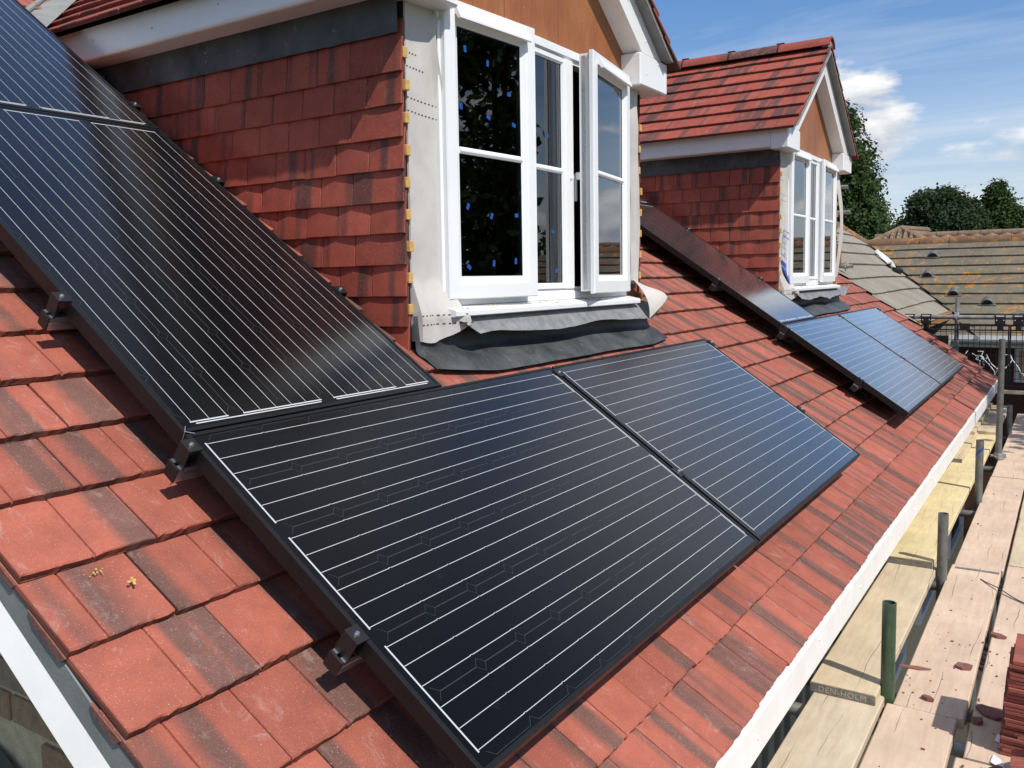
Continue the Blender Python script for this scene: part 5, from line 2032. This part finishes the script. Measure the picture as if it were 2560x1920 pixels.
# ------------------------------------------------------------------ trees
def tree(name, label, base, height, blobs, nleaf, lsize, matl, seed, trunk=0.25, group=None, branches=10):
    tr = random.Random(seed)
    t = thing(name, base, label, 'tree', group)
    tm = MB()
    bx, by, bz = base
    top = Vector(blobs[0][0])
    path = [Vector(base), Vector(base).lerp(top, 0.35) + Vector((0.1, 0.05, 0)), Vector(base).lerp(top, 0.75)]
    tm.tube(path, [trunk, trunk * 0.75, trunk * 0.3], 10)
    for k in range(branches):
        c, rad = tr.choice(blobs)
        p0 = path[1].lerp(path[2], tr.random())
        p1 = Vector(c) + Vector((tr.uniform(-.5, .5) * rad[0], tr.uniform(-.5, .5) * rad[1], tr.uniform(-.3, .6) * rad[2]))
        tm.tube([p0, p0.lerp(p1, 0.5) + Vector((0, 0, 0.15)), p1], [trunk * 0.35, trunk * 0.2, trunk * 0.06], 6, cap=False)
    tm.build('trunk', M_BARK, t, smooth=True)
    cm_ = MB()
    tot = sum(r[0] * r[1] + r[1] * r[2] + r[0] * r[2] for _, r in blobs)
    for c, rad in blobs:
        cnt = int(nleaf * (rad[0] * rad[1] + rad[1] * rad[2] + rad[0] * rad[2]) / tot)
        nclump = max(6, cnt // 22)
        for q in range(nclump):
            d = Vector((tr.gauss(0, 1), tr.gauss(0, 1), tr.gauss(0, 1))).normalized()
            rr_ = tr.uniform(0.35, 1.0) ** 0.4 * (1.0 + 0.22 * noise.noise(d * 2.2 + Vector(c)))
            cc = Vector(c) + Vector((d.x * rad[0], d.y * rad[1], d.z * rad[2])) * rr_
            cs = lsize * tr.uniform(1.2, 2.4)
            for l in range(22):
                p = cc + Vector((tr.gauss(0, cs), tr.gauss(0, cs), tr.gauss(0, cs * 0.7)))
                nrm = (d * 0.6 + Vector((tr.gauss(0, .6), tr.gauss(0, .6), tr.gauss(0.5, .5)))).normalized()
                e1 = nrm.orthogonal().normalized()
                e1 = Matrix.Rotation(tr.uniform(0, 6.28), 3, nrm) @ e1
                e2 = nrm.cross(e1)
                sz = lsize * tr.uniform(0.6, 1.25)
                rv = tr.random()
                cm_.face([cm_.vert(p + e1 * sz, rn=rv), cm_.vert(p + e2 * sz * 0.55 + e1 * 0.1 * sz, rn=rv), cm_.vert(p - e1 * sz * 0.8, rn=rv), cm_.vert(p - e2 * sz * 0.55, rn=rv)])
    crown = cm_.build('crown', matl, t, attrs=True, fix=False)
    return t


G_T = 'trees behind the neighbouring roofs'
tree('broadleaf_tree', 'tall dark green tree directly behind the far dormer gable', (-5.2, 28, -3.6), 9,
     [((-4.9, 28, 4.2), (0.95, 1.3, 1.5)), ((-4.55, 27.7, 3.1), (1.15, 1.4, 1.3)), ((-4.6, 28, 1.9), (1.5, 1.6, 1.3)), ((-4.3, 27.8, 0.8), (1.5, 1.5, 1.1)), ((-6.3, 28.5, 2.6), (1.6, 1.8, 2.4)), ((-3.75, 27.6, 1.5), (0.5, 0.8, 0.9)), ((-3.55, 27.6, 0.7), (0.7, 0.9, 0.7))],
     85000, 0.075, M_LEAF1, 3, 0.35, G_T)
tree('broadleaf_tree', 'broad dark tree left of the pair above the lichened ridge', (-3.9, 42, -3.6), 9,
     [((-3.6, 42, 2.9), (1.15, 1.3, 0.95)), ((-4.4, 42, 2.0), (0.9, 1.2, 0.9)), ((-2.9, 41.7, 2.3), (1.2, 1.3, 1.15)), ((-3.6, 42, 1.2), (1.7, 1.5, 1.0)), ((-4.0, 42, 3.35), (0.45, 0.5, 0.45)), ((-3.2, 42, 3.55), (0.5, 0.5, 0.4)), ((-2.35, 42, 2.95), (0.45, 0.5, 0.4))],
     60000, 0.090, M_LEAF2, 5, 0.3, G_T)
tree('broadleaf_tree', 'tree with a pointed leader at the right edge of the sky', (-1.3, 44, -3.6), 9,
     [((-1.35, 44, 3.1), (0.55, 0.6, 0.95)), ((-1.4, 44, 3.7), (0.28, 0.3, 0.6)), ((-1.9, 44, 2.2), (0.9, 1.1, 0.9)), ((-1.0, 44, 2.2), (0.9, 1.1, 1.0)), ((-0.3, 44, 1.7), (1.0, 1.1, 1.1)), ((-1.4, 43.6, 1.2), (2.0, 1.4, 0.9)), ((0.6, 44, 1.5), (1.0, 1.2, 1.2))],
     60000, 0.090, M_LEAF1, 8, 0.3, G_T)
tree('broadleaf_tree', 'pale green bush in the sky gap beside the hipped peak', (-3.2, 33, -3.6), 5,
     [((-3.0, 33, 0.95), (0.9, 0.8, 0.75)), ((-3.9, 33, 0.5), (1.2, 1.0, 0.9))], 12000, 0.07, M_LEAF3, 13, 0.12, G_T, 5)
# trees across the garden, which the windows mirror
G_M = 'garden trees mirrored in the dormer windows'
tree('garden_tree', 'tall garden tree facing the dormers, seen mirrored in the near window', (6.6, 9.6, -3.6), 8,
     [((6.6, 9.6, 2.6), (1.9, 2.0, 1.9)), ((5.1, 7.9, 4.1), (1.3, 0.95, 1.0)), ((5.4, 7.1, 3.3), (0.9, 0.7, 0.6)), ((5.9, 8.6, 0.9), (1.7, 1.6, 1.5)), ((7.4, 11.0, 1.2), (1.8, 1.8, 1.6)), ((6.4, 9.4, -0.6), (2.0, 2.2, 1.3)), ((7.4, 12.4, 3.0), (1.3, 1.3, 1.2))],
     12000, 0.12, M_LEAF1, 21, 0.28, G_M, 12)
tree('garden_tree', 'lower garden tree farther along, seen mirrored in the far window', (7.2, 17.5, -3.6), 6,
     [((7.2, 17.5, 0.2), (2.0, 2.6, 1.3)), ((6.6, 15.8, -0.6), (1.6, 1.6, 1.1)), ((8.0, 20, 0.3), (1.8, 2.2, 1.3))],
     8000, 0.12, M_LEAF2, 22, 0.22, G_M, 8)

# one consistent outward direction for every solid part
import bmesh
for me in FIX:
    bm = bmesh.new()
    bm.from_mesh(me)
    bmesh.ops.recalc_face_normals(bm, faces=bm.faces)
    bm.to_mesh(me)
    bm.free()
